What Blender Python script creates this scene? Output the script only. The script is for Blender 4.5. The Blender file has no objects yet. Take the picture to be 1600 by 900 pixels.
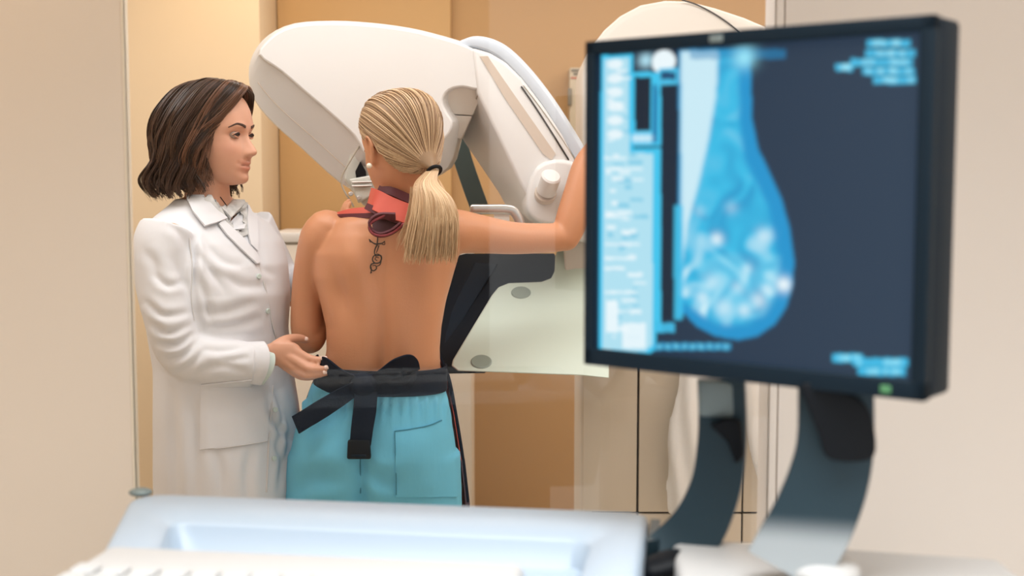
import bpy, bmesh, math, random
import numpy as np
from mathutils import Vector, Matrix, geometry, noise
from mathutils.bvhtree import BVHTree

# ---------------------------------------------------------------- camera
SC = bpy.context.scene
COL = SC.collection
F_PX = 2000.0
PITCH = math.radians(5.0)
CAM = Vector((0.0, 0.0, 1.45))
cam_data = bpy.data.cameras.new('camera')
cam_data.sensor_width = 36.0
cam_data.lens = 36.0 * F_PX / 1600.0
cam_data.clip_start = 0.05
cam_data.dof.use_dof = True
cam_data.dof.focus_distance = 2.84
cam_data.dof.aperture_fstop = 3.2
cam = bpy.data.objects.new('camera', cam_data)
cam.location = CAM
cam.rotation_euler = (math.radians(90) - PITCH, 0, 0)
COL.objects.link(cam)
SC.camera = cam

# ---------------------------------------------------------------- light and exposure
world = bpy.data.worlds.new('world')
SC.world = world
world.use_nodes = True
_bg = world.node_tree.nodes['Background']
_bg.inputs[0].default_value = (0.99, 0.985, 0.98, 1)
_bg.inputs[1].default_value = 1.3
SC.view_settings.view_transform = 'Standard'
SC.view_settings.look = 'None'
SC.view_settings.gamma = 1.0
SC.view_settings.use_curve_mapping = False
SC.view_settings.exposure = 0.1


def area(name, loc, size, power, color, rot=(0, 0, 0), spread=180):
    d = bpy.data.lights.new(name, 'AREA')
    d.shape = 'RECTANGLE'
    d.size, d.size_y = size
    d.energy = power
    d.color = color
    d.spread = math.radians(spread)
    o = bpy.data.objects.new(name, d)
    o.location = loc
    o.rotation_euler = rot
    COL.objects.link(o)
    return o


area('ceiling_light_exam', (-0.35, 2.55, 2.56), (2.2, 0.7), 24, (0.98, 0.985, 1.0))
area('added_fill_side', (1.7, 3.0, 2.56), (0.8, 1.6), 20, (1.0, 0.985, 0.97))  # unseen fill lamp, added to lift the dark lower exam room
area('added_fill_corner', (-2.1, 3.2, 2.56), (0.8, 1.6), 13, (1.0, 0.985, 0.97))  # unseen fill added on the left, brightens low surfaces from another angle
area('ceiling_light_rear', (0.3, 4.1, 2.56), (2.4, 0.6), 16, (1.0, 0.96, 0.91))
area('ceiling_light_booth', (0.0, 0.75, 2.56), (2.0, 0.6), 26, (0.95, 0.985, 1.0), spread=96)


def spot(name, loc, target, power, color, angle=80, blend=1.0, radius=0.08):
    d = bpy.data.lights.new(name, 'SPOT')
    d.energy = power
    d.color = color
    d.spot_size = math.radians(angle)
    d.spot_blend = blend
    d.shadow_soft_size = radius
    o = bpy.data.objects.new(name, d)
    o.location = loc
    o.rotation_euler = (Vector(target) - Vector(loc)).to_track_quat('-Z', 'Y').to_euler()
    COL.objects.link(o)
    return o


spot('downlight_warm', (-0.92, 4.1, 2.5), (-0.95, 4.55, 1.9), 8, (1.0, 0.66, 0.30), 110)
spot('added_warm_fill', (-1.05, 1.62, 2.45), (-0.85, 2.0, 1.80), 9, (1.0, 0.62, 0.24), 100)  # added lamp with no fixture, warms the top of the left wall

# ---------------------------------------------------------------- helpers


def P(px, py, Y):
    """world point on the photograph's ray through (px, py) at distance Y from the camera plane"""
    u, v = (px - 800.0) / F_PX, (450.0 - py) / F_PX
    d = Vector((u, math.cos(PITCH) + v * math.sin(PITCH), -math.sin(PITCH) + v * math.cos(PITCH)))
    return CAM + d * (Y / d.y)


def srgb(r, g, b):
    out = []
    for c in (r, g, b):
        c /= 255.0
        out.append(c / 12.92 if c <= 0.04045 else ((c + 0.055) / 1.055) ** 2.4)
    return tuple(out)


def mat(name, rgb, rough=0.5, metal=0.0, vary=0.0, vscale=8.0, bump=0.0, bscale=60.0, sss=0.0, coat=0.0,
        stretch=(1, 1, 1), spec=0.5, sheen=0.0, attr=None, emit=0.0):
    m = bpy.data.materials.new(name)
    m.use_nodes = True
    nt = m.node_tree
    b = nt.nodes['Principled BSDF']
    c = srgb(*rgb)
    b.inputs['Base Color'].default_value = (*c, 1)
    b.inputs['Roughness'].default_value = rough
    b.inputs['Metallic'].default_value = metal
    b.inputs['Specular IOR Level'].default_value = spec
    if sss:
        b.inputs['Subsurface Weight'].default_value = sss
        b.inputs['Subsurface Radius'].default_value = (0.012, 0.005, 0.003)
        b.inputs['Subsurface Scale'].default_value = 1.0
    if coat:
        b.inputs['Coat Weight'].default_value = coat
    if sheen:
        b.inputs['Sheen Weight'].default_value = sheen
    tc = nt.nodes.new('ShaderNodeTexCoord')
    mp = nt.nodes.new('ShaderNodeMapping')
    mp.inputs['Scale'].default_value = stretch
    nt.links.new(tc.outputs['Object'], mp.inputs['Vector'])
    src = None
    if vary:
        n = nt.nodes.new('ShaderNodeTexNoise')
        n.inputs['Scale'].default_value = vscale
        n.inputs['Detail'].default_value = 4
        nt.links.new(mp.outputs[0], n.inputs['Vector'])
        hsv = nt.nodes.new('ShaderNodeHueSaturation')
        hsv.inputs['Color'].default_value = (*c, 1)
        mr = nt.nodes.new('ShaderNodeMapRange')
        mr.inputs['To Min'].default_value = 1 - vary
        mr.inputs['To Max'].default_value = 1 + vary
        nt.links.new(n.outputs['Fac'], mr.inputs['Value'])
        nt.links.new(mr.outputs[0], hsv.inputs['Value'])
        src = hsv.outputs[0]
    if attr:
        a = nt.nodes.new('ShaderNodeAttribute')
        a.attribute_name = attr
        mx = nt.nodes.new('ShaderNodeMix')
        mx.data_type = 'RGBA'
        mx.blend_type = 'MULTIPLY'
        mx.inputs['Factor'].default_value = 1
        if src:
            nt.links.new(src, mx.inputs['A'])
        else:
            mx.inputs['A'].default_value = (*c, 1)
        nt.links.new(a.outputs['Color'], mx.inputs['B'])
        src = mx.outputs['Result']
    if src:
        nt.links.new(src, b.inputs['Base Color'])
    if bump:
        n2 = nt.nodes.new('ShaderNodeTexNoise')
        n2.inputs['Scale'].default_value = bscale
        n2.inputs['Detail'].default_value = 6
        nt.links.new(mp.outputs[0], n2.inputs['Vector'])
        bp = nt.nodes.new('ShaderNodeBump')
        bp.inputs['Strength'].default_value = bump
        bp.inputs['Distance'].default_value = 0.01
        nt.links.new(n2.outputs['Fac'], bp.inputs['Height'])
        nt.links.new(bp.outputs[0], b.inputs['Normal'])
    if emit:
        b.inputs['Emission Color'].default_value = (*c, 1)
        b.inputs['Emission Strength'].default_value = emit
    return m


def empty(name, loc, label=None, cat=None, group=None):
    o = bpy.data.objects.new(name, None)
    o.location = loc
    o.empty_display_size = 0.1
    COL.objects.link(o)
    tag(o, label, cat, group)
    return o


def tag(o, label=None, cat=None, group=None, kind=None):
    if label:
        o['label'] = label
    if cat:
        o['category'] = cat
    if group:
        o['group'] = group
    if kind:
        o['kind'] = kind
    return o


def wloc(o):
    v = Vector((0, 0, 0))
    while o is not None:
        v = v + o.location
        o = o.parent
    return v


def link(name, me, m, parent=None, smooth=True, angle=40, origin=None):
    """link a mesh given in world coordinates as an object (child of parent)"""
    o = bpy.data.objects.new(name, me)
    off = wloc(parent) if parent else Vector(origin or (0, 0, 0))
    if off.length > 0:
        me.transform(Matrix.Translation(-off))
    if not parent and origin:
        o.location = origin
    me.materials.clear()
    me.materials.append(m)
    if smooth:
        me.shade_smooth()
        if angle and angle < 180:
            me.set_sharp_from_angle(angle=math.radians(angle))
    COL.objects.link(o)
    if parent:
        o.parent = parent
    return o


def new_mesh(verts, faces, name='m'):
    me = bpy.data.meshes.new(name)
    me.from_pydata([tuple(v) for v in verts], [], [tuple(f) for f in faces])
    me.update()
    return me


def fix_normals(me):
    bm = bmesh.new()
    bm.from_mesh(me)
    bmesh.ops.recalc_face_normals(bm, faces=bm.faces)
    bm.to_mesh(me)
    bm.free()
    return me


def box_mesh(lo, hi, bevel=0.0, seg=2):
    bm = bmesh.new()
    bmesh.ops.create_cube(bm, size=1.0)
    for v in bm.verts:
        v.co = Vector(((lo[i] + hi[i]) / 2 + v.co[i] * (hi[i] - lo[i])) for i in range(3))
    if bevel:
        bmesh.ops.bevel(bm, geom=bm.edges[:], offset=bevel, segments=seg, affect='EDGES', profile=0.5)
    me = bpy.data.meshes.new('box')
    bm.to_mesh(me)
    bm.free()
    return me


def join(meshes):
    bm = bmesh.new()
    for me in meshes:
        bm.from_mesh(me)
        bpy.data.meshes.remove(me)
    me = bpy.data.meshes.new('joined')
    bm.to_mesh(me)
    bm.free()
    return me


def xform(me, M):
    me.transform(M)
    return me


def loft(rings, cap=True, closed=True):
    """rings: list of equal-length point lists"""
    n = len(rings[0])
    V = [p for r in rings for p in r]
    Fc = []
    for i in range(len(rings) - 1):
        for j in range(n if closed else n - 1):
            k = (j + 1) % n
            Fc.append((i * n + j, i * n + k, (i + 1) * n + k, (i + 1) * n + j))
    if cap and closed:
        Fc.append(tuple(reversed(range(n))))
        Fc.append(tuple(range((len(rings) - 1) * n, len(rings) * n)))
    return fix_normals(new_mesh(V, Fc))


def catmull(pts, sub=6):
    pts = [np.array(p, float) for p in pts]
    if len(pts) < 3:
        out = [pts[0] + (pts[-1] - pts[0]) * t for t in np.linspace(0, 1, sub + 1)]
        return out
    q = [2 * pts[0] - pts[1]] + pts + [2 * pts[-1] - pts[-2]]
    out = []
    for i in range(1, len(q) - 2):
        p0, p1, p2, p3 = q[i - 1:i + 3]
        for s in range(sub):
            t = s / sub
            out.append(0.5 * (2 * p1 + (p2 - p0) * t + (2 * p0 - 5 * p1 + 4 * p2 - p3) * t * t + (3 * p1 - p0 - 3 * p2 + p3) * t ** 3))
    out.append(q[-2])
    return out


def tube(pts, rad, n=16, sub=6, ref=None, round_ends=True, cap=True, sq=1.0):
    """smooth tube along pts; rad: one of r or (r_side, r_ref) per point. ref: direction of the second radius."""
    rr = [(r, r) if not isinstance(r, (tuple, list)) else tuple(r) for r in (rad if isinstance(rad, (list, tuple)) else [rad] * len(pts))]
    cp = catmull([(*p, *r) for p, r in zip([tuple(p) for p in pts], rr)], sub)
    C = [Vector(c[:3]) for c in cp]
    R = [(max(c[3], 1e-5), max(c[4], 1e-5)) for c in cp]
    T = []
    for i in range(len(C)):
        d = C[min(i + 1, len(C) - 1)] - C[max(i - 1, 0)]
        T.append(d.normalized())
    nrm = Vector(ref) if ref else (Vector((0, 0, 1)) if abs(T[0].z) < 0.9 else Vector((1, 0, 0)))
    rings = []

    def ring(c, t, r):
        nonlocal nrm
        nn = Vector(ref) if ref else nrm
        nn = (nn - t * nn.dot(t))
        if nn.length < 1e-6:
            nn = t.orthogonal()
        nn.normalize()
        if not ref:
            nrm = nn
        s = t.cross(nn)
        out = []
        for j in range(n):
            a = 2 * math.pi * j / n
            ca, sa = math.cos(a), math.sin(a)
            if sq != 1.0:
                ca = math.copysign(abs(ca) ** sq, ca)
                sa = math.copysign(abs(sa) ** sq, sa)
            out.append(c + s * (r[0] * ca) + nn * (r[1] * sa))
        return out
    if round_ends:
        k = min(R[0])
        for a in (80, 55, 28):
            a = math.radians(a)
            rings.append(ring(C[0] - T[0] * (k * math.sin(a)), T[0], (R[0][0] * math.cos(a), R[0][1] * math.cos(a))))
    for c, t, r in zip(C, T, R):
        rings.append(ring(c, t, r))
    if round_ends:
        k = min(R[-1])
        for a in (28, 55, 80):
            a = math.radians(a)
            rings.append(ring(C[-1] + T[-1] * (k * math.sin(a)), T[-1], (R[-1][0] * math.cos(a), R[-1][1] * math.cos(a))))
    return loft(rings, cap)


def band(pts, width, thick, wdir, n=None, sub=6):
    """flat strap of given width (along wdir, scalar or per-point) and thickness along a path"""
    w = width if isinstance(width, (list, tuple)) else [width] * len(pts)
    cp = catmull([(*p, ww) for p, ww in zip([tuple(p) for p in pts], w)], sub)
    C = [Vector(c[:3]) for c in cp]
    rings = []
    for i, c in enumerate(C):
        t = (C[min(i + 1, len(C) - 1)] - C[max(i - 1, 0)]).normalized()
        d = Vector(wdir(i / (len(C) - 1)) if callable(wdir) else wdir)
        d = (d - t * d.dot(t)).normalized()
        s = t.cross(d)
        h, k = cp[i][3] / 2, thick / 2
        rings.append([c + d * h * a + s * k * b for a, b in ((-1, -.6), (-.97, -1), (.97, -1), (1, -.6), (1, .6), (.97, 1), (-.97, 1), (-1, .6))])
    return loft(rings)


def ellipsoid(c, r, seg=24, rings=16, M=None):
    bm = bmesh.new()
    bmesh.ops.create_uvsphere(bm, u_segments=seg, v_segments=rings, radius=1.0)
    me = bpy.data.meshes.new('e')
    bm.to_mesh(me)
    bm.free()
    me.transform(Matrix.Diagonal((*r, 1)))
    if M is not None:
        me.transform(M)
    me.transform(Matrix.Translation(Vector(c)))
    return me


def cyl(a, b, r, n=24, bevel=0.0, r2=None):
    a, b = Vector(a), Vector(b)
    t = (b - a).normalized()
    s = t.orthogonal().normalized()
    q = t.cross(s)
    r2 = r if r2 is None else r2
    L = (b - a).length
    prof = [(0, r - bevel), (bevel, r), (L - bevel, r2), (L, r2 - bevel)] if bevel else [(0, r), (L, r2)]
    return loft([[a + t * h + s * rr * math.cos(2 * math.pi * j / n) + q * rr * math.sin(2 * math.pi * j / n) for j in range(n)] for h, rr in prof])


def evaluate(me, mods):
    o = bpy.data.objects.new('tmp', me)
    COL.objects.link(o)
    for typ, kw in mods:
        md = o.modifiers.new(typ, typ)
        for k, v in kw.items():
            setattr(md, k, v)
    dg = bpy.context.evaluated_depsgraph_get()
    dg.update()
    res = bpy.data.meshes.new_from_object(o.evaluated_get(dg))
    bpy.data.objects.remove(o)
    bpy.data.meshes.remove(me)
    return res


def remesh(meshes, voxel=0.004, smooth=4, factor=0.5):
    me = join(meshes)
    return evaluate(me, [('REMESH', dict(mode='VOXEL', voxel_size=voxel, use_smooth_shade=True)),
                         ('SMOOTH', dict(factor=factor, iterations=smooth))])


def bevelled(me, w, seg=3, angle=30):
    return evaluate(me, [('BEVEL', dict(width=w, segments=seg, limit_method='ANGLE', angle_limit=math.radians(angle), harden_normals=False))])


def get_co(me):
    a = np.empty(len(me.vertices) * 3)
    me.vertices.foreach_get('co', a)
    return a.reshape(-1, 3)


def get_no(me):
    a = np.empty(len(me.vertices) * 3)
    me.vertices.foreach_get('normal', a)
    return a.reshape(-1, 3)


def set_co(me, a):
    me.vertices.foreach_set('co', np.ascontiguousarray(a, dtype=float).ravel())
    me.update()


def set_col(me, rgb, name='tint'):
    c = me.color_attributes.new(name, 'FLOAT_COLOR', 'POINT')
    a = np.ones((len(me.vertices), 4))
    a[:, :3] = rgb
    c.data.foreach_set('color', a.ravel())


def gauss(x, s):
    return np.exp(-(x / s) ** 2)


def smoothstep(x, a, b):
    t = np.clip((x - a) / (b - a), 0, 1)
    return t * t * (3 - 2 * t)


def bvh(me):
    return BVHTree.FromPolygons([v.co.copy() for v in me.vertices], [tuple(p.vertices) for p in me.polygons])


def interp(z, zs, vs):
    """smooth (monotone-ish cubic) interpolation"""
    zs, vs = np.array(zs, float), np.array(vs, float)
    o = np.argsort(zs)
    zs, vs = zs[o], vs[o]
    z = np.clip(z, zs[0], zs[-1])
    i = np.clip(np.searchsorted(zs, z) - 1, 0, len(zs) - 2)
    h = zs[i + 1] - zs[i]
    t = (z - zs[i]) / h
    d = np.gradient(vs, zs)
    return ((2 * t ** 3 - 3 * t ** 2 + 1) * vs[i] + (t ** 3 - 2 * t ** 2 + t) * h * d[i]
            + (-2 * t ** 3 + 3 * t ** 2) * vs[i + 1] + (t ** 3 - t ** 2) * h * d[i + 1])


def inside(p, poly):
    x, y = p
    r = False
    for i in range(len(poly)):
        (x1, y1), (x2, y2) = poly[i - 1], poly[i]
        if (y1 > y) != (y2 > y) and x < (x2 - x1) * (y - y1) / (y2 - y1) + x1:
            r = not r
    return r


def patch(poly, tree, off=0.003, thick=0.003, step=4.0, Y=2.85, edge=None):
    """a conforming piece of cloth: the outline laid on the surface below it, lifted by off, with its own thickness"""
    B = []
    for i in range(len(poly)):
        a, b = Vector(poly[i - 1]), Vector(poly[i])
        k = max(1, int((b - a).length / step))
        for s in range(k):
            B.append(a.lerp(b, s / k))
    nb = len(B)
    xs = [p[0] for p in poly]
    ys = [p[1] for p in poly]
    pts = [Vector((b[0], b[1])) for b in B]
    yy = min(ys) + step / 2
    row = 0
    while yy < max(ys):
        xx = min(xs) + (step / 2 if row % 2 else 0)
        while xx < max(xs):
            if inside((xx, yy), poly) and min((Vector((xx, yy)) - q).length for q in pts[:nb]) > step * 0.55:
                pts.append(Vector((xx, yy)))
            xx += step
        yy += step
        row += 1
    res = geometry.delaunay_2d_cdt(pts, [], [list(range(nb))], 1, 1e-4)
    vv, ff = res[0], res[2]
    W, N = [], []
    for q in vv:
        d = (P(q[0], q[1], 1.0) - CAM).normalized()
        hit, nor, _, _ = tree.ray_cast(CAM, d)
        if hit is None:
            hit, nor, _, _ = tree.find_nearest(P(q[0], q[1], Y))
        if nor.dot(d) > 0:
            nor = -nor
        W.append(hit)
        N.append(nor)
    n = len(W)
    V = [w + nn * (off + thick) for w, nn in zip(W, N)] + [w + nn * (off - thick) for w, nn in zip(W, N)]
    Fc = [tuple(f) for f in ff] + [tuple(n + i for i in reversed(f)) for f in ff]
    from collections import Counter
    ec = Counter()
    for f in ff:
        for i in range(len(f)):
            ec[(f[i - 1], f[i])] += 1
    for (a, b) in list(ec):
        if (b, a) not in ec:
            Fc.append((b, a, n + a, n + b))
    return fix_normals(new_mesh(V, Fc))


def on(tree, px, py, off=0.002, Y=2.85):
    d = (P(px, py, 1.0) - CAM).normalized()
    hit, nor, _, _ = tree.ray_cast(CAM, d)
    if hit is None:
        hit, nor, _, _ = tree.find_nearest(P(px, py, Y))
    if nor.dot(d) > 0:
        nor = -nor
    return hit + nor * off


def fold(co, seeds, freq=26.0, amp=0.004):
    """soft cloth folds: warped ridges around seed directions"""
    out = np.zeros(len(co))
    for i, (c, d, rad, f, a) in enumerate(seeds):
        c, d = np.array(c), np.array(d, float)
        d /= np.linalg.norm(d)
        r = co - c
        w = np.exp(-(np.linalg.norm(r, axis=1) / rad) ** 2)
        ph = r @ d * f + 0.9 * np.sin(co[:, 0] * 17 + i) + 0.9 * np.sin(co[:, 2] * 13 + 2.1 * i) + 0.7 * np.sin(co[:, 1] * 19 + i * 1.3)
        s = np.sin(ph)
        out += w * a * (1 - 2 * np.abs(s) ** 0.8)
    return out


def rnoise(co, scale, seed=0):
    rs = np.random.RandomState(seed)
    out = np.zeros(len(co))
    for k in range(9):
        d = rs.normal(size=3)
        d /= np.linalg.norm(d)
        f = scale * (0.6 + 1.2 * rs.rand())
        out += np.sin(co @ d * f + rs.rand() * 6.28 + 1.2 * np.sin(co @ rs.normal(size=3) * scale * 0.5))
    return out / 9

# ---------------------------------------------------------------- materials
M = {}
M['wall'] = mat('wall_paint_tan', (194, 156, 110), 0.75, vary=0.03, vscale=3, bump=0.02, bscale=200)
M['wall_light'] = mat('wall_paint_cream', (228, 208, 178), 0.7, vary=0.02, vscale=3, bump=0.02, bscale=200)
M['wall_booth'] = mat('wall_paint_booth', (230, 216, 201), 0.6, vary=0.02, vscale=2, bump=0.02, bscale=220)
M['wall_pale'] = mat('wall_paint_pale', (236, 228, 221), 0.6, vary=0.02, vscale=2, bump=0.02, bscale=220)
M['trim'] = mat('trim_cream', (240, 228, 208), 0.5)
M['joint'] = mat('joint_brown', (150, 118, 80), 0.8)
M['floor'] = mat('floor_vinyl', (226, 216, 200), 0.45, vary=0.05, vscale=20)
M['ceil'] = mat('ceiling_paint', (226, 196, 150), 0.9)
M['cabinet'] = mat('cabinet_laminate', (236, 228, 216), 0.45, vary=0.01)
M['greyslot'] = mat('slot_grey', (176, 166, 150), 0.5)
M['white'] = mat('machine_white', (230, 228, 226), 0.38, vary=0.01, vscale=4)
M['white_shell'] = mat('machine_ivory', (226, 219, 210), 0.45, vary=0.01)
M['panel'] = mat('column_panel', (222, 210, 193), 0.5, vary=0.02, vscale=6)
M['seam'] = mat('seam_dark', (60, 52, 46), 0.7)
M['bluegrey'] = mat('hose_cover_bluegrey', (206, 215, 226), 0.42)
M['groove'] = mat('groove_beige', (208, 192, 176), 0.6)
M['teal'] = mat('strap_teal', (82, 104, 108), 0.5, vary=0.08, vscale=20)
M['navy'] = mat('detector_navy', (2, 14, 26), 0.6, spec=0.12)
M['navy2'] = mat('detector_navy_face', (6, 24, 38), 0.6, spec=0.15)
M['plate'] = mat('plate_palegreen', (206, 219, 206), 0.3)
M['disc'] = mat('disc_greygreen', (140, 152, 142), 0.5)
M['steel'] = mat('brushed_steel', (205, 200, 195), 0.3, metal=0.9, vary=0.05, vscale=60)
M['clear'] = mat('paddle_clear', (205, 205, 196), 0.12, spec=0.7)
M['black'] = mat('black_plastic', (5, 10, 17), 0.55, spec=0.2)
M['bezel'] = mat('bezel_black', (12, 30, 42), 0.55, spec=0.2, vary=0.04)
M['armmetal'] = mat('arm_gunmetal', (46, 66, 76), 0.34, metal=0.35, vary=0.04, vscale=10)
M['armsilver'] = mat('arm_silver', (150, 160, 166), 0.28, metal=0.5)
M['neckgrey'] = mat('neck_grey', (122, 134, 134), 0.45, metal=0.2)
M['console'] = mat('console_bluewhite', (172, 188, 204), 0.4, vary=0.01)
M['keyboard'] = mat('keyboard_white', (192, 192, 192), 0.5)
M['whitecloth'] = mat('cloth_white', (238, 236, 234), 0.85, vary=0.02, vscale=30, bump=0.1, bscale=80)
M['led'] = mat('led_green', (70, 120, 80), 0.4, emit=0.4)
M['printgrey'] = mat('print_grey', (130, 122, 108), 0.7)
M['printred'] = mat('print_red', (196, 120, 96), 0.7)

# glass: clear pane that lets light through and mirrors by its Fresnel reflectance
g = bpy.data.materials.new('clear_glass')
g.use_nodes = True
nt = g.node_tree
nt.nodes.clear()
o_ = nt.nodes.new('ShaderNodeOutputMaterial')
mx = nt.nodes.new('ShaderNodeMixShader')
tr = nt.nodes.new('ShaderNodeBsdfTransparent')
gl = nt.nodes.new('ShaderNodeBsdfGlossy')
fr = nt.nodes.new('ShaderNodeFresnel')
tr.inputs[0].default_value = (0.985, 0.99, 0.985, 1)
gl.inputs['Roughness'].default_value = 0.0
fr.inputs['IOR'].default_value = 1.36
nt.links.new(fr.outputs[0], mx.inputs[0])
nt.links.new(tr.outputs[0], mx.inputs[1])
nt.links.new(gl.outputs[0], mx.inputs[2])
nt.links.new(mx.outputs[0], o_.inputs[0])
M['glass'] = g

# ---------------------------------------------------------------- room shell


def struct(name, me, m, parent=None, **k):
    o = link(name, me, m, parent, **k)
    if parent is None:
        o['kind'] = 'structure'
    return o


XL, XR = -3.2, 3.0
YB = 5.0
struct('floor', box_mesh((XL, -1.0, -0.1), (XR, YB + 0.1, 0.0)), M['floor'])
struct('ceiling', box_mesh((XL, -0.2, 2.62), (XR, YB + 0.1, 2.7)), M['ceil'])
struct('wall_back', box_mesh((XL, YB, 0), (XR, YB + 0.1, 2.62)), M['wall'])
struct('wall_left', box_mesh((XL - 0.1, -0.2, 0), (XL, YB + 0.1, 2.62)), M['wall_light'])
struct('wall_right', box_mesh((XR, -0.2, 0), (XR + 0.1, YB + 0.1, 2.62)), M['wall_light'])
struct('added_reflection_blocker', box_mesh((-2.6, -1.1, 0), (-0.09, -1.0, 2.4)), mat('reflection_blocker_brown', (120, 98, 78), 0.8, vary=0.03, vscale=3))  # unseen brown panel added to darken the left part of the glass reflection
x410 = P(410, 300, 4.62).x
x705 = P(705, 300, 4.93).x
struct('wall_back_left', box_mesh((XL, 4.62, 0), (x410, YB, 2.62), 0.004), M['wall_light'])
struct('trim_1', box_mesh((x410 + 0.002, 4.95, 0), (x705, YB, 2.62), 0.006), mat('wall_panel_tan', (202, 164, 114), 0.7, vary=0.03, vscale=3))
# booth partition with its big leaded window
xg0, xg1 = -0.600, 0.405
YP = 2.0
struct('wall_front_left', box_mesh((XL, YP, 0), (xg0 - 0.002, YP + 0.024, 2.62), 0.003), M['wall_booth'])
struct('wall_front_right', box_mesh((xg1 + 0.016, YP, 0), (XR, YP + 0.09, 2.62), 0.003), M['wall_pale'])
struct('wall_front_below', box_mesh((xg0, YP + 0.01, 0), (xg1 + 0.014, YP + 0.08, 0.84)), M['wall_booth'])
win = empty('window_1', (xg0, YP + 0.04, 0.84))
win['kind'] = 'structure'
link('jamb', box_mesh((xg0 - 0.002, YP - 0.001, 0.84), (xg0 + 0.001, YP + 0.025, 2.62), 0.0005), M['trim'], win)
link('jamb', box_mesh((xg1 + 0.002, YP - 0.002, 0.84), (xg1 + 0.014, YP + 0.088, 2.62), 0.002), M['wall_pale'], win)
link('sill', box_mesh((xg0, YP - 0.012, 0.822), (xg1 + 0.014, YP + 0.1, 0.838), 0.002), M['trim'], win)
link('pane', box_mesh((xg0 + 0.001, YP + 0.004, 0.84), (xg1 + 0.002, YP + 0.010, 2.62)), M['glass'], win, smooth=False)

# ---------------------------------------------------------------- low white cabinet behind the two women
cx0, cx1 = P(422, 400, 4.3).x, P(739, 600, 4.3).x
cz = P(450, 363, 4.3).z
cab = empty('cabinet', ((cx0 + cx1) / 2, 4.3, 0), 'tall cream cabinet with grey slot handles standing behind the two women', 'cabinet')
link('body', box_mesh((cx0 + 0.006, 4.31, 0.0), (cx1 - 0.004, 4.6, cz - 0.036), 0.003), M['cabinet'], cab)
link('top', box_mesh((cx0, 4.285, cz - 0.034), (cx1, 4.6, cz), 0.008), M['white'], cab)
xm = (cx0 + cx1) / 2
for a, b, hx in ((cx0 + 0.01, xm - 0.002, P(470, 400, 4.3).x), (xm + 0.002, cx1 - 0.006, P(696, 600, 4.3).x)):
    d = link('door', box_mesh((a, 4.293, 0.06), (b, 4.312, cz - 0.042), 0.003), M['cabinet'], cab)
    hz = P(696, 607, 4.3).z if hx > xm else P(470, 425, 4.3).z
    link('handle', box_mesh((hx - 0.014, 4.284, hz - 0.04), (hx + 0.014, 4.295, hz + 0.04), 0.003), M['greyslot'], d)

# wall box with printed lines and a grey slot, behind the arm of the machine
wb = empty('wall_box', P(905, 170, 4.9), 'grey beige wall unit with dark slot behind the monitor edge', 'wall box')
a, b = P(889, 240, 4.9), P(960, 106, 4.9)
link('body', box_mesh((a.x, 4.88, a.z), (b.x, 5.0, b.z), 0.006), mat('wallbox_beige', (196, 182, 158), 0.5), wb)
a, b = P(887, 165, 4.88), P(893, 138, 4.88)
link('slot', box_mesh((a.x, 4.872, a.z), (b.x, 4.884, b.z), 0.002), M['printgrey'], wb)
for y0, y1, x0, mm in ((108, 112, 893, 'printgrey'), (114, 117, 896, 'printgrey'), (120.5, 123, 892, 'printred')):
    a, b = P(x0, y1, 4.88), P(915, y0, 4.88)
    link('printed_line', box_mesh((a.x, 4.877, a.z), (b.x, 4.881, b.z)), M[mm], wb)

# ---------------------------------------------------------------- mammography machine
mach = empty('mammography_machine', (P(1070, 500, 3.6).x, 3.6, 0), 'large white breast x-ray machine with tilted head and arm before the patient', 'machine')


def poly_loft(layers, bevel=0.012, seg=3, angle=25):
    """layers: lists of world points, front to back"""
    return bevelled(loft(layers), bevel, seg, angle)


def smooth_poly(pts, sub=4):
    """closed catmull outline"""
    q = [np.array(p, float) for p in pts]
    n = len(q)
    out = []
    for i in range(n):
        p0, p1, p2, p3 = q[i - 1], q[i], q[(i + 1) % n], q[(i + 2) % n]
        for s in range(sub):
            t = s / sub
            out.append(0.5 * (2 * p1 + (p2 - p0) * t + (2 * p0 - 5 * p1 + 4 * p2 - p3) * t * t + (3 * p1 - p0 - 3 * p2 + p3) * t ** 3))
    return out


HF = [(404, 86), (420, 60), (445, 44), (475, 37), (520, 35), (580, 38), (640, 46), (690, 58), (732, 72), (760, 90), (774, 112), (764, 134), (745, 141),
      (722, 137), (702, 142), (693, 156), (697, 172), (708, 190), (704, 207), (690, 222), (655, 240), (610, 250), (572, 243), (553, 214), (515, 178), (475, 144), (438, 112)]
HM = [(389, 118), (396, 84), (420, 55), (460, 37), (520, 33), (580, 36), (640, 44), (690, 56), (734, 70), (764, 88), (784, 110), (775, 135), (752, 144),
      (736, 141), (724, 146), (716, 158), (716, 176), (721, 190), (716, 214), (700, 262), (655, 290), (610, 300), (566, 300), (530, 284), (472, 232), (428, 193), (398, 156)]
HB = [(405, 122), (412, 92), (434, 66), (470, 50), (525, 46), (585, 48), (642, 54), (692, 64), (736, 76), (766, 92), (788, 112), (780, 135), (757, 146),
      (745, 145), (738, 150), (734, 160), (732, 176), (730, 190), (722, 216), (706, 262), (655, 286), (612, 294), (572, 292), (538, 275), (482, 226), (440, 190), (412, 156)]


def pl(poly, Y):
    return [P(x, y, Y) for x, y in poly]


def lerp_poly(A, B, t):
    return [(a[0] + (b[0] - a[0]) * t, a[1] + (b[1] - a[1]) * t) for a, b in zip(A, B)]


def shrink(A, d):
    """pull an outline inwards by about d pixels along its normals"""
    out = []
    n = len(A)
    for i in range(n):
        (x0, y0), (x1, y1) = A[i - 1], A[(i + 1) % n]
        tx, ty = x1 - x0, y1 - y0
        L = math.hypot(tx, ty) or 1
        out.append((A[i][0] - ty / L * d, A[i][1] + tx / L * d))
    return out


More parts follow.
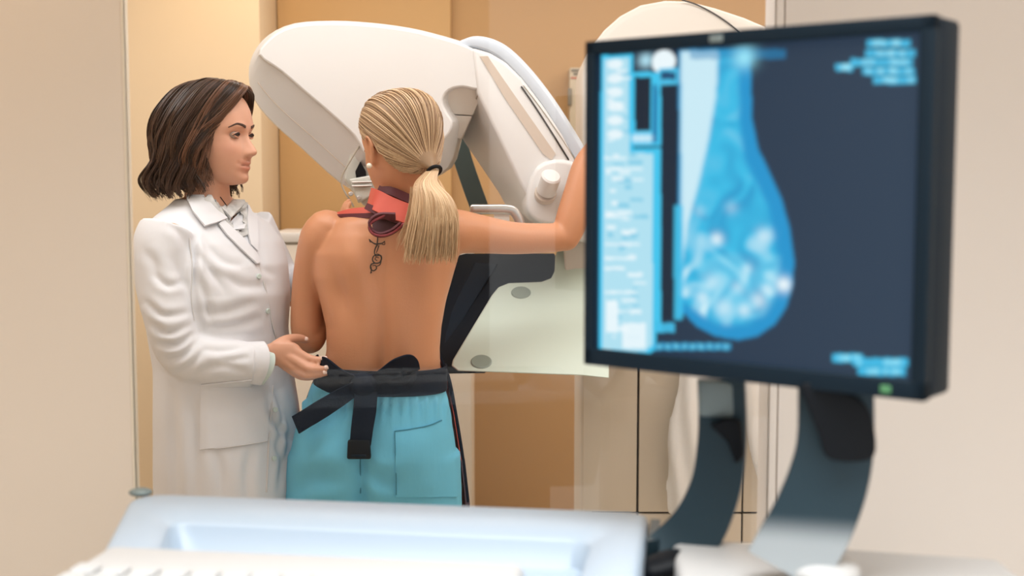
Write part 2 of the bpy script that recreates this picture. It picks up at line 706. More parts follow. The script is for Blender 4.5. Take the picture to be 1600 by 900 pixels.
HF2 = smooth_poly(HF, 3)
HM2 = smooth_poly(HM, 3)
HB2 = smooth_poly(HB, 3)
head = loft([pl(shrink(HF2, 4), 3.155), pl(shrink(HF2, 1.8), 3.157), pl(shrink(HF2, 0.5), 3.161), pl(HF2, 3.168),
             pl(lerp_poly(HF2, HM2, 0.5), 3.205), pl(shrink(HM2, 1), 3.24), pl(HM2, 3.25), pl(shrink(HM2, -0.5), 3.27),
             pl(HB2, 3.5), pl(shrink(HB2, 4), 3.515)])
tube_head = link('tube_head', head, M['white'], mach, angle=20)
# thin seam on the bevelled underside
sm = [P(*lerp_poly(HF2, HM2, 0.62)[i], 3.212) + Vector((-0.002, -0.004, -0.002)) for i in range(len(HF2) - 13, len(HF2) - 1)]
link('seam', tube(sm, 0.0012, n=6, sub=1), M['groove'], tube_head)

# collimator with clear paddle under the head, beside the patient's face
col_ = link('collimator', poly_loft([pl([(548, 236), (566, 222), (600, 240), (600, 318), (568, 322), (538, 280)], 3.19),
                                    pl([(544, 240), (566, 226), (600, 244), (600, 316), (566, 318), (534, 282)], 3.38)], 0.006), M['clear'], mach)
link('window_frame', poly_loft([pl([(545, 280), (578, 274), (582, 305), (560, 318)], 3.165), pl([(545, 280), (578, 274), (582, 305), (560, 318)], 3.195)], 0.004), M['clear'], col_)
link('dark_opening', poly_loft([pl([(555, 268), (563, 252), (572, 268), (572, 280), (557, 281)], 3.172), pl([(555, 268), (563, 252), (572, 268), (572, 280), (557, 281)], 3.2)], 0.001), M['black'], col_)
for y in (285, 291):
    link('rail', tube([P(551, y, 3.16), P(580, y - 1, 3.16)], 0.003, n=8, sub=2), M['steel'], col_)
for x, y in ((548, 303), (561, 309)):
    link('screw', cyl(P(x, y, 3.165), P(x, y, 3.15), 0.006, 16, 0.002), M['steel'], col_)
link('paddle_edge', tube([P(563, 226, 3.17), P(548, 250, 3.165), (P(533, 284, 3.165)), P(552, 322, 3.165)], 0.0022, n=8), M['greyslot'], col_)

# arm: slanted box below the head
AF = [(738, 75), (766, 84), (790, 98), (815, 122), (848, 165), (880, 212), (902, 258), (906, 300), (906, 345), (868, 352), (836, 330), (812, 285), (746, 144)]
AB = [(738, 78), (764, 82), (790, 98), (818, 124), (852, 168), (884, 214), (906, 258), (910, 300), (910, 345), (868, 372), (800, 340), (778, 300), (719, 214)]
arm = link('gantry_arm', poly_loft([pl(AF, 3.150), pl(shrink(AF, -2), 3.170), pl(lerp_poly(AF, AB, 1.0), 3.46)], 0.008), M['white'], mach)
T_arm = bvh(arm.data)
off = wloc(arm)


class Shift:
    """ray tests against a linked mesh, in world coordinates"""

    def __init__(self, o):
        self.t, self.o = bvh(o.data), wloc(o)

    def ray_cast(self, a, d):
        h = self.t.ray_cast(a - self.o, d)
        return (h[0] + self.o if h[0] is not None else None, *h[1:])

    def find_nearest(self, a):
        h = self.t.find_nearest(a - self.o)
        return (h[0] + self.o, *h[1:])


TA = Shift(arm)
link('groove', patch([(750, 88), (762, 88), (800, 143), (868, 240), (862, 250), (848, 240), (788, 152)], TA, 0.0012, 0.0014, 6), M['groove'], arm)
pts = [(815, 136), (835, 165), (862, 207), (888, 249)]
link('slot', tube([on(TA, x, y, 0.001) for x, y in pts], 0.0024, n=6), M['seam'], arm)
pts = [(818, 134), (842, 165), (870, 205), (898, 250)]
link('slot', tube([on(TA, x, y, 0.001) for x, y in pts], 0.0012, n=6), M['greyslot'], arm)
link('seam', tube([on(TA, x, y, 0.0005, 3.35) for x, y in ((737, 186), (770, 240), (797, 292))], 0.0012, n=6), M['white'], arm)
link('seam', tube([on(TA, x, y, 0.0005, 3.35) for x, y in ((722, 213), (734, 184), (746, 150))], 0.0018, n=6), M['greyslot'], arm)
# blue-grey cable cover along the outer edge
pth = [(724, 75), (745, 73), (770, 80), (793, 95), (824, 127), (855, 168), (882, 211), (908, 256)]
link('cable_cover', tube([P(x, y, 3.27) for x, y in pth], [(0.10, 0.014), (0.115, 0.020), (0.12, 0.023), (0.12, 0.024), (0.12, 0.024), (0.12, 0.024), (0.12, 0.025), (0.12, 0.026)],
                         n=24, ref=(0.75, 0, 0.66), sq=0.6), M['bluegrey'], mach)
# rotation boss and knob at the arm's lower end
boss = link('pivot_boss', poly_loft([pl(smooth_poly([(838, 262), (880, 250), (912, 270), (915, 330), (880, 352), (838, 345), (822, 318)], 3), 3.13),
                                     pl(smooth_poly([(832, 260), (880, 246), (916, 268), (918, 332), (880, 358), (834, 350), (814, 320)], 3), 3.25)], 0.01), M['white'], mach)
k0, k1 = P(853, 300, 3.125), P(862, 274, 3.085)
kn = link('knob', cyl(k0, k1, 0.024, 32, 0.004), M['white'], boss)
link('knob_collar', cyl(P(851, 306, 3.14), P(853, 300, 3.125), 0.027, 32, 0.002), M['groove'], boss)
# steel grab handle
hp = [(738, 327), (760, 327), (788, 327), (802, 330), (810, 341), (813, 352)]
gh = link('grab_handle', tube([P(x, y, 3.10) for x, y in hp], [(0.012, 0.0065)] * 6, n=16, sub=6, ref=(0, -1, 0.0), sq=0.7), M['steel'], mach)
link('bracket', box_mesh((P(772, 350, 3.12).x, 3.10, P(772, 352, 3.12).z), (P(796, 340, 3.12).x, 3.2, P(796, 332, 3.12).z)), M['white_shell'], gh)
# grip bar that the raised right hand holds
ga, gb = P(958, 262, 3.10), P(966, 150, 3.10)
gr = link('grip_bar', tube([ga + Vector((0, .06, 0)), ga, ga.lerp(gb, .5), gb, gb + Vector((0, .06, 0))], 0.012, n=14), M['white_shell'], mach)
for q in (ga, gb):
    link('standoff', cyl(q + Vector((0, .05, 0)), Vector((q.x, 3.46, q.z)), 0.012, 14), M['white_shell'], gr)
# teal strap hanging behind the notch
link('strap', band([P(712, 205, 3.62), P(722, 245, 3.62), P(735, 285, 3.62), P(753, 335, 3.62)], 0.052, 0.012, (1, 0, 0.15)), M['teal'], mach)
# upper arm of the inner recess
def recess(poly):
    top = [P(x, y, 3.172 + (y - 136) / 80 * 0.07) for x, y in poly]
    return poly_loft([top, [p + Vector((0, .05, 0)) for p in top]], 0.002)


link('recess_panel', recess([(688, 152), (700, 134), (750, 134), (754, 147), (738, 180), (700, 178)]), M['white_shell'], mach)
link('recess_panel', recess([(700, 179.5), (737.5, 181.5), (721, 217), (698, 214)]), M['white_shell'], mach)

# lower housing: navy detector block and the pale plate


def tilt(poly, extra=0.0, s=1.0):
    return [P(x, y, 2.96 + max(-0.04, (583 - y) / 141.0 * 0.30) + extra) for x, y in poly]


DB = [(712, 400), (728, 396), (866, 396), (869, 402), (869, 430), (848, 452), (800, 462), (772, 560), (762, 578), (758, 583), (690, 584), (680, 579), (682, 520), (697, 440)]
det = link('detector_housing', poly_loft([tilt(DB, 0.035), tilt(shrink(DB, 5), 0.30)], 0.006, 3, 20), M['navy'], mach)
link('side_panel', poly_loft([tilt([(742, 410), (778, 412), (720, 505), (694, 540), (698, 500)], 0.026), tilt([(742, 410), (778, 412), (720, 505), (694, 540), (698, 500)], 0.04)], 0.003), M['navy2'], det)
PLT = [(869, 400), (872, 392), (890, 386), (950, 380), (950, 590), (905, 585), (716, 578), (707, 571), (709, 563), (770, 462), (780, 450), (795, 444), (846, 442), (862, 436), (868, 424)]
plate = link('support_plate', poly_loft([tilt(PLT), tilt(shrink(PLT, -1.5), 0.004), tilt(shrink(PLT, -1.5), 0.028)], 0.004, 3, 20), M['plate'], mach)
nrm = (P(800, 470, 2.96 + .24) - P(800, 560, 2.96 + .049)).cross(Vector((1, 0, 0))).normalized()
if nrm.y > 0:
    nrm = -nrm
for x, y in ((814, 458), (752, 566)):
    c = tilt([(x, y)])[0]
    link('disc', cyl(c - nrm * 0.004, c + nrm * 0.004, 0.025, 32, 0.002), M['disc'], plate)
for i, (x0, y0, x1, y1) in enumerate([(884, 560, 905, 560), (888, 555, 906, 556), (892, 550, 906, 551), (896, 545, 906, 546)]):
    link('label_line', tube([tilt([(x0, y0)])[0] + nrm * 0.001, tilt([(x1, y1)])[0] + nrm * 0.001], 0.0012, n=6, sub=1), M['seam'], plate)

# column of the gantry with rounded top
CT = [(911, 112), (916, 92), (928, 68), (945, 46), (970, 24), (1002, 7), (1040, 0), (1078, 1), (1120, 12), (1165, 27), (1205, 44), (1236, 72), (1250, 110)]
cw = [P(x, y, 3.45) for x, y in CT]
xa, xb = cw[0].x, cw[-1].x
ring0 = cw + [Vector((xb, 3.45, 0.0)), Vector((xa, 3.45, 0.0))]


def at_y(r, y):
    return [Vector((p.x, y, p.z)) for p in r]


colm = link('column', poly_loft([ring0, at_y(ring0, 3.86)], 0.02, 4, 25), M['white_shell'], mach)
link('seam', tube([P(x, y, 3.447) for x, y in ((1066, 0), (1090, 8), (1120, 24), (1150, 46), (1170, 70))], 0.0022, n=6), M['seam'], colm)
link('backing', box_mesh((xa + 0.03, 3.443, 0.1), (xb - 0.03, 3.452, 1.30)), M['seam'], colm)
zt = 1.32
zb = P(1000, 800, 3.43).z
xs_ = [xa + 0.004, P(995, 700, 3.43).x, P(998.5, 700, 3.43).x, P(1160, 700, 3.43).x, P(1163, 700, 3.43).x, xb - 0.004]
for i in range(3):
    link('front_panel', box_mesh((xs_[2 * i], 3.43, zb), (xs_[2 * i + 1], 3.45, zt), 0.002), M['panel'], colm)
    link('plinth_panel', box_mesh((xs_[2 * i], 3.43, 0.06), (xs_[2 * i + 1], 3.45, zb - 0.006), 0.002), M['panel'], colm)
link('pivot_link', poly_loft([pl(smooth_poly([(880, 255), (960, 230), (1000, 300), (960, 380), (880, 360)], 3), 3.2), pl(smooth_poly([(880, 255), (960, 230), (1000, 300), (960, 380), (880, 360)], 3), 3.5)], 0.01), M['white'], mach)
link('lower_link', poly_loft([pl([(880, 380), (1000, 360), (1000, 560), (890, 560)], 3.3), pl([(880, 380), (1000, 360), (1000, 560), (890, 560)], 3.5)], 0.01), M['white_shell'], mach)

# white garment hanging on the column
hc = remesh([tube([P(1105, 470, 3.37), P(1098, 560, 3.37), P(1092, 650, 3.36), P(1086, 740, 3.36), P(1084, 800, 3.36)], [(0.05, 0.02), (0.062, 0.026), (0.072, 0.03), (0.08, 0.032), (0.076, 0.03)], ref=(0, 1, 0)),
             tube([P(1130, 490, 3.37), P(1160, 540, 3.36), P(1177, 600, 3.36), P(1190, 690, 3.36), P(1202, 760, 3.36), P(1207, 805, 3.36)], [(0.05, 0.03), (0.036, 0.03), (0.030, 0.028), (0.030, 0.026), (0.024, 0.02), (0.018, 0.015)], ref=(0, 1, 0)),
             ], 0.008, 4)
co, no = get_co(hc), get_no(hc)
set_co(hc, co + no * (0.006 * np.sin(co[:, 0] * 120 + 2 * np.sin(co[:, 2] * 9)))[:, None])
hk = empty('hanging_gown', P(1110, 470, 3.36), 'white cloth gown hanging against the column below the monitor', 'gown')
link('cloth', hc, M['whitecloth'], hk)
link('hanger_hook', tube([P(1110, 440, 3.425), P(1110, 440, 3.37), P(1110, 470, 3.37)], 0.005, n=8), M['steel'], hk)

# ---------------------------------------------------------------- console in front of the window
cA = P(205, 768, 1.70)
cB = P(1015, 799, 1.60)
ZC = (cA.z + cB.z) / 2
con = empty('control_console', ((cA.x + cB.x) / 2, 1.4, 0), 'pale blue white control desk with raised rim along the front of the picture', 'desk')
e1 = (Vector((cB.x, cB.y, 0)) - Vector((cA.x, cA.y, 0))).normalized()
e2 = Vector((e1.y, -e1.x, 0))
if e2.y > 0:
    e2 = -e2
o0 = Vector((cA.x, cA.y, 0))
L1 = (Vector((cB.x, cB.y, 0)) - o0).length
FL = Vector((-0.435, 1.22, 0))
FR = Vector((cB.x, cB.y, 0)) + e2 * 0.45
BL, BR = o0, Vector((cB.x, cB.y, 0))


def quad_outline(ins, r, n=6):
    """rounded outline of the desk top, inset by ins=(left,back,right,front)"""
    l, b, rr, f = ins
    dL = (FL - BL).normalized()
    pts = [BL + e1 * l + dL * b, BR - e1 * rr + e2 * b, FR - e1 * rr - e2 * f, FL + e1 * l - dL * f]
    out = []
    for i in range(4):
        p, a, c = pts[i], pts[i - 1], pts[(i + 1) % 4]
        d1, d2 = (a - p).normalized(), (c - p).normalized()
        rad = r[i] if isinstance(r, (tuple, list)) else r
        s, e = p + d1 * rad, p + d2 * rad
        for k in range(n + 1):
            t = k / n
            out.append(s * (1 - t) ** 2 + p * 2 * t * (1 - t) + e * t * t)
    return out


def up(r, z):
    return [Vector((p.x, p.y, z)) for p in r]


RR = (0.05, 0.02, 0.03, 0.03)
rim = loft([up(quad_outline((0.02, 0.02, 0.01, 0), RR), ZC - 0.17), up(quad_outline((0.004, 0.004, 0.003, 0), RR), ZC - 0.12), up(quad_outline((0, 0, 0, 0), RR), ZC - 0.014),
            up(quad_outline((0.004, 0.003, 0.003, 0), RR), ZC - 0.004), up(quad_outline((0.012, 0.01, 0.01, 0), RR), ZC),
            up(quad_outline((0.066, 0.132, 0.06, 0), 0.03), ZC - 0.001), up(quad_outline((0.070, 0.136, 0.064, 0), 0.03), ZC - 0.006),
            up(quad_outline((0.075, 0.141, 0.069, 0), 0.03), ZC - 0.034), up(quad_outline((0.09, 0.156, 0.085, 0), 0.03), ZC - 0.040)])
link('desktop', rim, M['console'], con, angle=60)
ped = loft([up(quad_outline((0.1, 0.1, 0.08, 0.05), 0.04), 0.03), up(quad_outline((0.1, 0.1, 0.08, 0.05), 0.04), ZC - 0.165)])
link('pedestal', ped, M['console'], con)
link('foot', loft([up(quad_outline((0.06, 0.06, 0.05, 0.02), 0.04), 0.0), up(quad_outline((0.06, 0.06, 0.05, 0.02), 0.04), 0.035)]), M['greyslot'], con)
# dark end strip on the right, small catch on the back left corner
en = BR + e2 * 0.008
link('end_strip', loft([up([en + e1 * 0.002, en + e1 * 0.014, en + e1 * 0.014 + e2 * 0.09, en + e1 * 0.002 + e2 * 0.10], ZC - 0.10), up([en + e1 * 0.002, en + e1 * 0.014, en + e1 * 0.014 + e2 * 0.09, en + e1 * 0.002 + e2 * 0.10], ZC - 0.008)]), M['armmetal'], con)
link('catch', ellipsoid(P(220, 769, 1.69), (0.016, 0.012, 0.006)), M['neckgrey'], con)
# lower white shelf on the right that carries the monitor stand
ZS = ZC - 0.012
shx0, shx1 = BR.x + 0.018, 0.56
sh = link('side_shelf', bevelled(loft([[Vector((shx0, 1.53, z)), Vector((shx1, 1.44, z)), Vector((shx1, 1.08, z)), Vector((shx0 - 0.03, 1.08, z))] for z in (ZS - 0.05, ZS)]), 0.01, 3), M['keyboard'], con)
link('shelf_support', box_mesh((0.2, 1.12, 0.03), (0.5, 1.4, ZS - 0.052), 0.01), M['console'], con)
# small items on the shelf
tb = empty('trackball', P(1262, 880, 1.30), 'white hand control with black ball on the shelf under the monitor', 'hand control')
tz = ZS + 0.001
q = Vector((P(1285, 885, 1.36).x, 1.36, tz))
tb.location = q
link('body', ellipsoid(q + Vector((0, 0, 0.012)), (0.040, 0.05, 0.016)), M['keyboard'], tb)
link('ball', ellipsoid(q + Vector((-0.032, 0.012, 0.022)), (0.014, 0.014, 0.014)), M['black'], tb)
# keyboard in the tray
kb = empty('keyboard', (-0.12, 1.36, ZC - 0.024), 'white keyboard lying in the recessed desktop tray', 'keyboard')
k1 = Vector((P(150, 880, 1.46).x, 1.455, 0))
kr = [BL + e1 * 0.088 + e2 * 0.250, BL + e1 * 0.572 + e2 * 0.250, BL + e1 * 0.572 + e2 * 0.43, BL + e1 * 0.088 + e2 * 0.43]
kbm = bevelled(loft([up(kr, ZC - 0.0395), up([p + Vector((0, 0, 0)) for p in kr], ZC + 0.004)]), 0.012, 4)
body = link('body', kbm, M['keyboard'], kb)
key_me = None
for r in range(2):
    for c in range(14):
        p0 = kr[0] + e1 * (0.022 + c * 0.0338) + e2 * (0.10 + r * 0.034)
        if key_me is None:
            key_me = box_mesh((-0.0135, -0.0135, -0.001), (0.0135, 0.0135, 0.006), 0.003, 1)
            key_me.materials.append(M['keyboard'])
            key_me.transform(Matrix.Rotation(math.atan2(e1.y, e1.x), 4, 'Z'))
        ko = bpy.data.objects.new('key', key_me)
        ko.location = Vector((p0.x, p0.y, ZC + 0.004)) - wloc(kb)
        ko.parent = kb
        COL.objects.link(ko)

# ---------------------------------------------------------------- monitor on its stand
TH = math.radians(38.5)
mw, mh, md = 0.410, 0.379, 0.070
m0 = Vector((P(914, 318, 1.5).x, 1.5, 0))
r1 = Vector((math.cos(TH), -math.sin(TH), 0))
nb = Vector((math.sin(TH), math.cos(TH), 0))
ztop, zbot = P(916, 65, 1.5).z, P(911, 569, 1.5).z
mon = empty('monitor', (m0.x + 0.2, m0.y - 0.12, ZS), 'black flat monitor showing a blue breast x-ray on two curved dark stand arms', 'monitor')


def mp(a, b, z):
    return m0 + r1 * a + nb * b + Vector((0, 0, z))


def mbox(a0, a1, b0, b1, z0, z1, bev=0.0):
    me = loft([[mp(a0, b0, z), mp(a1, b0, z), mp(a1, b1, z), mp(a0, b1, z)] for z in (z0, z1)])
    return bevelled(me, bev, 3) if bev else me


bz = (0.0135, 0.0150, 0.0155, 0.020)  # left, right, top, bottom bezel
link('housing', mbox(0.0, mw, 0.010, md, zbot, ztop, 0.006), M['bezel'], mon)
fr_ = link('bezel', join([mbox(0, bz[0], -0.002, 0.014, zbot, ztop, 0.002), mbox(mw - bz[1], mw, -0.002, 0.014, zbot, ztop, 0.002),
                          mbox(0, mw, -0.002, 0.014, ztop - bz[2], ztop, 0.002), mbox(0, mw, -0.002, 0.014, zbot, zbot + bz[3], 0.002)]), M['bezel'], mon)
link('badge', mbox(mw * 0.40, mw * 0.44, -0.003, 0.0, ztop - 0.012, ztop - 0.004, 0.001), M['neckgrey'], mon)
link('power_light', mbox(mw - 0.045, mw - 0.034, -0.0035, 0.0, zbot + 0.005, zbot + 0.013, 0.001), M['led'], mon)
sw0, sw1, sz0, sz1 = bz[0], mw - bz[1], zbot + bz[3], ztop - bz[2]


def scr(px, py):
    """where the sight line through a pixel meets the screen: fractions across and down"""
    d = P(px, py, 1.0) - CAM
    t = (m0 - Vector((CAM.x, CAM.y, 0))).dot(nb) / Vector((d.x, d.y, 0)).dot(nb)
    q = CAM + d * t
    return ((q - m0).dot(r1) - sw0) / (sw1 - sw0), 1 - (q.z - sz0) / (sz1 - sz0)


NX, NY = 300, 280
U, V = np.meshgrid(np.linspace(0, 1, NX), np.linspace(0, 1, NY))
img = np.zeros((NY, NX, 3))


def lin(c):
    return np.array(srgb(*c))


img[:] = lin((14, 36, 60)) * (1 - U[..., None]) + lin((38, 54, 74)) * U[..., None]


def poly_mask(pp):
    q = [scr(x, y) for x, y in pp]
    m_ = np.zeros(U.shape, bool)
    for i in range(len(q)):
        (x1, y1), (x2, y2) = q[i - 1], q[i]
        if y1 == y2:
            continue
        c = ((y1 > V) != (y2 > V)) & (U < (x2 - x1) * (V - y1) / (y2 - y1) + x1)
        m_ ^= c
    return m_


def soft(m_, it=2):
    a = m_.astype(float)
    for _ in range(it):
        b = np.pad(a, 1, mode='edge')
        a = (b[:-2, 1:-1] + b[2:, 1:-1] + b[1:-1, :-2] + b[1:-1, 2:] + b[1:-1, 1:-1] * 2) / 6
    return a


def paint(m_, c, k=1.0):
    w = (m_ if m_.dtype == float else soft(m_, 1))[..., None] * k
    img[:] = img * (1 - w) + lin(c) * w


def rect(x0, y0, x1, y1):
    return poly_mask([(x0, y0), (x1, y0), (x1, y1), (x0, y1)])


def blob(x, y, r, ry=None):
    u0, v0 = scr(x, y)
    du = abs(scr(x + r, y)[0] - u0)
    dv = abs(scr(x, y + (ry or r))[1] - v0)
    return np.exp(-((U - u0) / du) ** 2 - ((V - v0) / dv) ** 2)


CY = (60, 195, 236)
PALE = (176, 224, 240)
WHT = (236, 248, 252)
rs = np.random.RandomState(4)
# tool column on the left
paint(poly_mask([(936, 86), (986, 84), (986, 232), (1026, 232), (1023, 546), (1008, 556), (932, 552)]), CY)
paint(poly_mask([(941, 92), (980, 90), (980, 238), (1018, 240), (1016, 540), (1004, 550), (938, 546)]), PALE)
for k in range(60):
    x0 = 944 + rs.rand() * 44
    y0 = 95 + rs.rand() * 440
    if y0 < 235 and x0 > 966:
        x0 = 944 + rs.rand() * 18
    w, h = 6 + rs.rand() * 18, 2 + rs.rand() * 5
    paint(rect(x0, y0, x0 + w, y0 + h), WHT if rs.rand() < 0.55 else (120, 200, 228), 0.8)
for y in range(100, 230, 22):
    paint(soft(blob(958, y, 13, 8) > 0.4, 2), WHT, 0.9)
for y in (245, 262, 330, 336, 380, 402, 418, 455):
    paint(rect(942, y, 942 + 30 + rs.rand() * 36, y + 4), WHT, 0.85)
paint(rect(944, 470, 962, 520), WHT, 0.9)
paint(rect(970, 505, 1006, 545), WHT, 0.85)
# icons and preview frames
paint(blob(1006, 94, 11), PALE)
paint(soft(blob(1034, 96, 19) > 0.38, 2), WHT)
paint(rect(984, 112, 1030, 228), CY)
paint(rect(989, 120, 1014, 204), (10, 22, 40))
paint(rect(1017, 132, 1024, 222), (24, 120, 170))
paint(rect(1026, 106, 1057, 132), (70, 190, 230))
paint(rect(1030, 112, 1052, 124), (20, 70, 110))
paint(rect(1022, 232, 1030, 520), CY)
paint(rect(1031, 134, 1056, 500), (8, 24, 44))
for x in (990, 1000, 1010):
    paint(blob(x, 216, 6), WHT, 0.8)
# the x-ray picture
BR_ = [(1058, 78), (1168, 76), (1171, 120), (1172, 185), (1182, 232), (1200, 270), (1218, 310), (1231, 355), (1238, 405), (1236, 445), (1226, 480),
       (1208, 507), (1180, 526), (1150, 532), (1115, 526), (1085, 510), (1066, 490), (1056, 497)]
bm_ = soft(poly_mask(BR_), 3)
nz = np.zeros(U.shape)
wu = U + .03 * np.sin(V * 21 + 2 * np.sin(U * 17)) + .018 * np.sin(V * 47 + U * 31)
wv = V + .03 * np.sin(U * 23 + 2 * np.sin(V * 15)) + .018 * np.sin(U * 51 - V * 29)
for k in range(40):
    a = rs.rand() * 6.28
    f = 12 + 75 * rs.rand()
    nz += np.sin((wu * math.cos(a) + wv * math.sin(a)) * f + rs.rand() * 6.28) / (1 + f / 30)
nz = nz / np.abs(nz).max() * 1.3
low = smoothstep(V, 0.50, 0.8) * .9 + .1
core = soft(poly_mask([(1062, 80), (1150, 78), (1152, 190), (1160, 250), (1195, 320), (1212, 400), (1205, 470), (1165, 508), (1115, 505), (1062, 470)]), 14)
base = lin((20, 146, 204))[None, None] * (1 - core[..., None]) + lin((52, 186, 228))[None, None] * core[..., None]
w = bm_[..., None]
img[:] = img * (1 - w) + base * w
tex = np.clip(nz * 1.5 * low * core, 0, 1)
paint(tex * bm_, (212, 242, 250), 0.9)
paint(soft(poly_mask([(1085, 410), (1130, 395), (1215, 400), (1215, 450), (1190, 495), (1130, 500), (1095, 470)]), 12) * bm_, (130, 214, 240), 0.45)
paint(np.clip(-nz * 1.4, 0, 1) * bm_ * core, (16, 130, 190), 0.55)
pec = soft(poly_mask([(1061, 79), (1120, 79), (1116, 150), (1104, 220), (1088, 290), (1072, 350), (1062, 420)]), 6)
paint(pec * bm_, (206, 236, 246), 0.95)
paint(soft(rect(1050, 320, 1064, 500), 2), CY, 0.8)
for x, y, r, k in ((1222, 445, 12, 1), (1117, 374, 10, .8), (1190, 368, 12, .5), (1090, 330, 10, .25), (1140, 325, 10, .25), (1110, 440, 12, .4),
                   (1150, 450, 10, .4), (1182, 470, 12, .6), (1128, 482, 14, .5), (1165, 420, 8, .4), (1095, 465, 9, .5), (1160, 485, 10, .6), (1195, 452, 9, .5)):
    paint(blob(x, y, r) * bm_, WHT, k)
paint(soft(rect(1075, 76, 1225, 92), 2), (20, 130, 185), 0.55)
paint(blob(1160, 90, 17), (150, 226, 246))
# text blocks, too blurred to read
for y, x0, x1 in ((62, 1352, 1420), (78, 1350, 1428), (92, 1326, 1424), (106, 1345, 1426), (120, 1362, 1428), (100, 1303, 1330)):
    paint(rect(x0, y - 1, x1, y + 11), (70, 190, 232), 0.9)
    for k in range(7):
        xx = x0 + 4 + rs.rand() * (x1 - x0 - 14)
        paint(rect(xx, y + 1, xx + 8, y + 8), (150, 224, 244), 0.7)
for y, x0, x1 in ((553, 1297, 1345), (560, 1330, 1416), (574, 1338, 1412)):
    paint(rect(x0, y, x1, y + 14), (60, 190, 234), 0.9)
    for k in range(6):
        xx = x0 + 4 + rs.rand() * (x1 - x0 - 14)
        paint(rect(xx, y + 3, xx + 9, y + 11), (140, 222, 244), 0.7)
paint(rect(1022, 505, 1052, 520), (60, 190, 234), 0.85)
paint(rect(1020, 536, 1140, 548), (40, 160, 210), 0.7)
for k in range(9):
    paint(rect(1024 + k * 13, 538, 1031 + k * 13, 546), (110, 210, 240), 0.6)

vs = [mp(sw0 + (sw1 - sw0) * U[j, i], 0.004, sz1 - (sz1 - sz0) * V[j, i]) for j in range(NY) for i in range(NX)]
fs = [(j * NX + i, (j + 1) * NX + i, (j + 1) * NX + i + 1, j * NX + i + 1) for j in range(NY - 1) for i in range(NX - 1)]
sme = new_mesh(vs, fs)
set_col(sme, img.reshape(-1, 3), 'picture')
ms = bpy.data.materials.new('screen_picture')
ms.use_nodes = True
b = ms.node_tree.nodes['Principled BSDF']
at_ = ms.node_tree.nodes.new('ShaderNodeAttribute')
at_.attribute_name = 'picture'
ms.node_tree.links.new(at_.outputs['Color'], b.inputs['Emission Color'])
b.inputs['Emission Strength'].default_value = 0.92
b.inputs['Base Color'].default_value = (0.012, 0.016, 0.02, 1)
b.inputs['Roughness'].default_value = 0.4
b.inputs['Specular IOR Level'].default_value = 0.12
link('screen', sme, ms, mon, smooth=False)

# stand: two broad curved arms, hinges and feet
pA = [(1127, 592), (1129, 650), (1127, 705), (1117, 765), (1090, 825), (1050, 868), (1010, 893)]
pB = [(1306, 596), (1305, 690), (1293, 752), (1270, 812), (1246, 856), (1226, 892)]
YA, YBm = 1.50, 1.345
armA = link('stand_arm', band([P(x, y, YA) for x, y in pA], [0.056, 0.056, 0.058, 0.06, 0.066, 0.07, 0.072], 0.014, lambda t: (1, -0.25, 0.35 * t)), M['armmetal'], mon)
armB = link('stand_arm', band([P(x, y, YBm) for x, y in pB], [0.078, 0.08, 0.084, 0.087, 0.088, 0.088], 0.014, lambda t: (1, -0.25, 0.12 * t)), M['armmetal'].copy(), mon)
# pale shelf reflection painted into this arm: gunmetal blends to silver towards its foot
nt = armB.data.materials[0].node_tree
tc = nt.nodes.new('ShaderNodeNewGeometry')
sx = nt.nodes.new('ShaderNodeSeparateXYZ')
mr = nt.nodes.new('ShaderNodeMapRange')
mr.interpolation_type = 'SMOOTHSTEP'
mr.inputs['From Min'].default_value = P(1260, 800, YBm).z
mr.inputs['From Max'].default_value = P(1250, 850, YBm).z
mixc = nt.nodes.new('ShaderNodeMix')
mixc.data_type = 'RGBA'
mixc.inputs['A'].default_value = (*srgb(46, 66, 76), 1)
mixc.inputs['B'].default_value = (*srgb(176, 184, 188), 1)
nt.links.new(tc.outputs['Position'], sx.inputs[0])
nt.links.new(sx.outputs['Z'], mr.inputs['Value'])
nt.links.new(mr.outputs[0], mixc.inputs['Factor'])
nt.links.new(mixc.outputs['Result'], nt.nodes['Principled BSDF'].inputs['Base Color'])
link('stand_foot', tube([P(1110, 893, 1.47), P(1060, 880, 1.47), P(1012, 890, 1.46)], [(0.02, 0.012), (0.028, 0.016), (0.022, 0.012)], ref=(0, 0, 1)), M['black'], mon)
link('neck', bevelled(loft([pl([(1090, 592), (1162, 600), (1160, 655), (1092, 650)], 1.49), pl([(1090, 592), (1162, 600), (1160, 655), (1092, 650)], 1.515)]), 0.004), M['neckgrey'], mon)
link('hinge', poly_loft([pl([(1108, 664), (1135, 652), (1158, 656), (1164, 712), (1150, 726), (1136, 690)], 1.475), pl([(1108, 664), (1135, 652), (1158, 656), (1164, 712), (1150, 726), (1136, 690)], 1.5)], 0.004), M['black'], mon)
link('hinge', poly_loft([pl(smooth_poly([(1252, 600), (1300, 606), (1345, 625), (1364, 660), (1366, 712), (1330, 722), (1292, 714), (1280, 680), (1264, 640)], 4), y) for y in (1.318, 1.345)], 0.003), M['black'], mon)

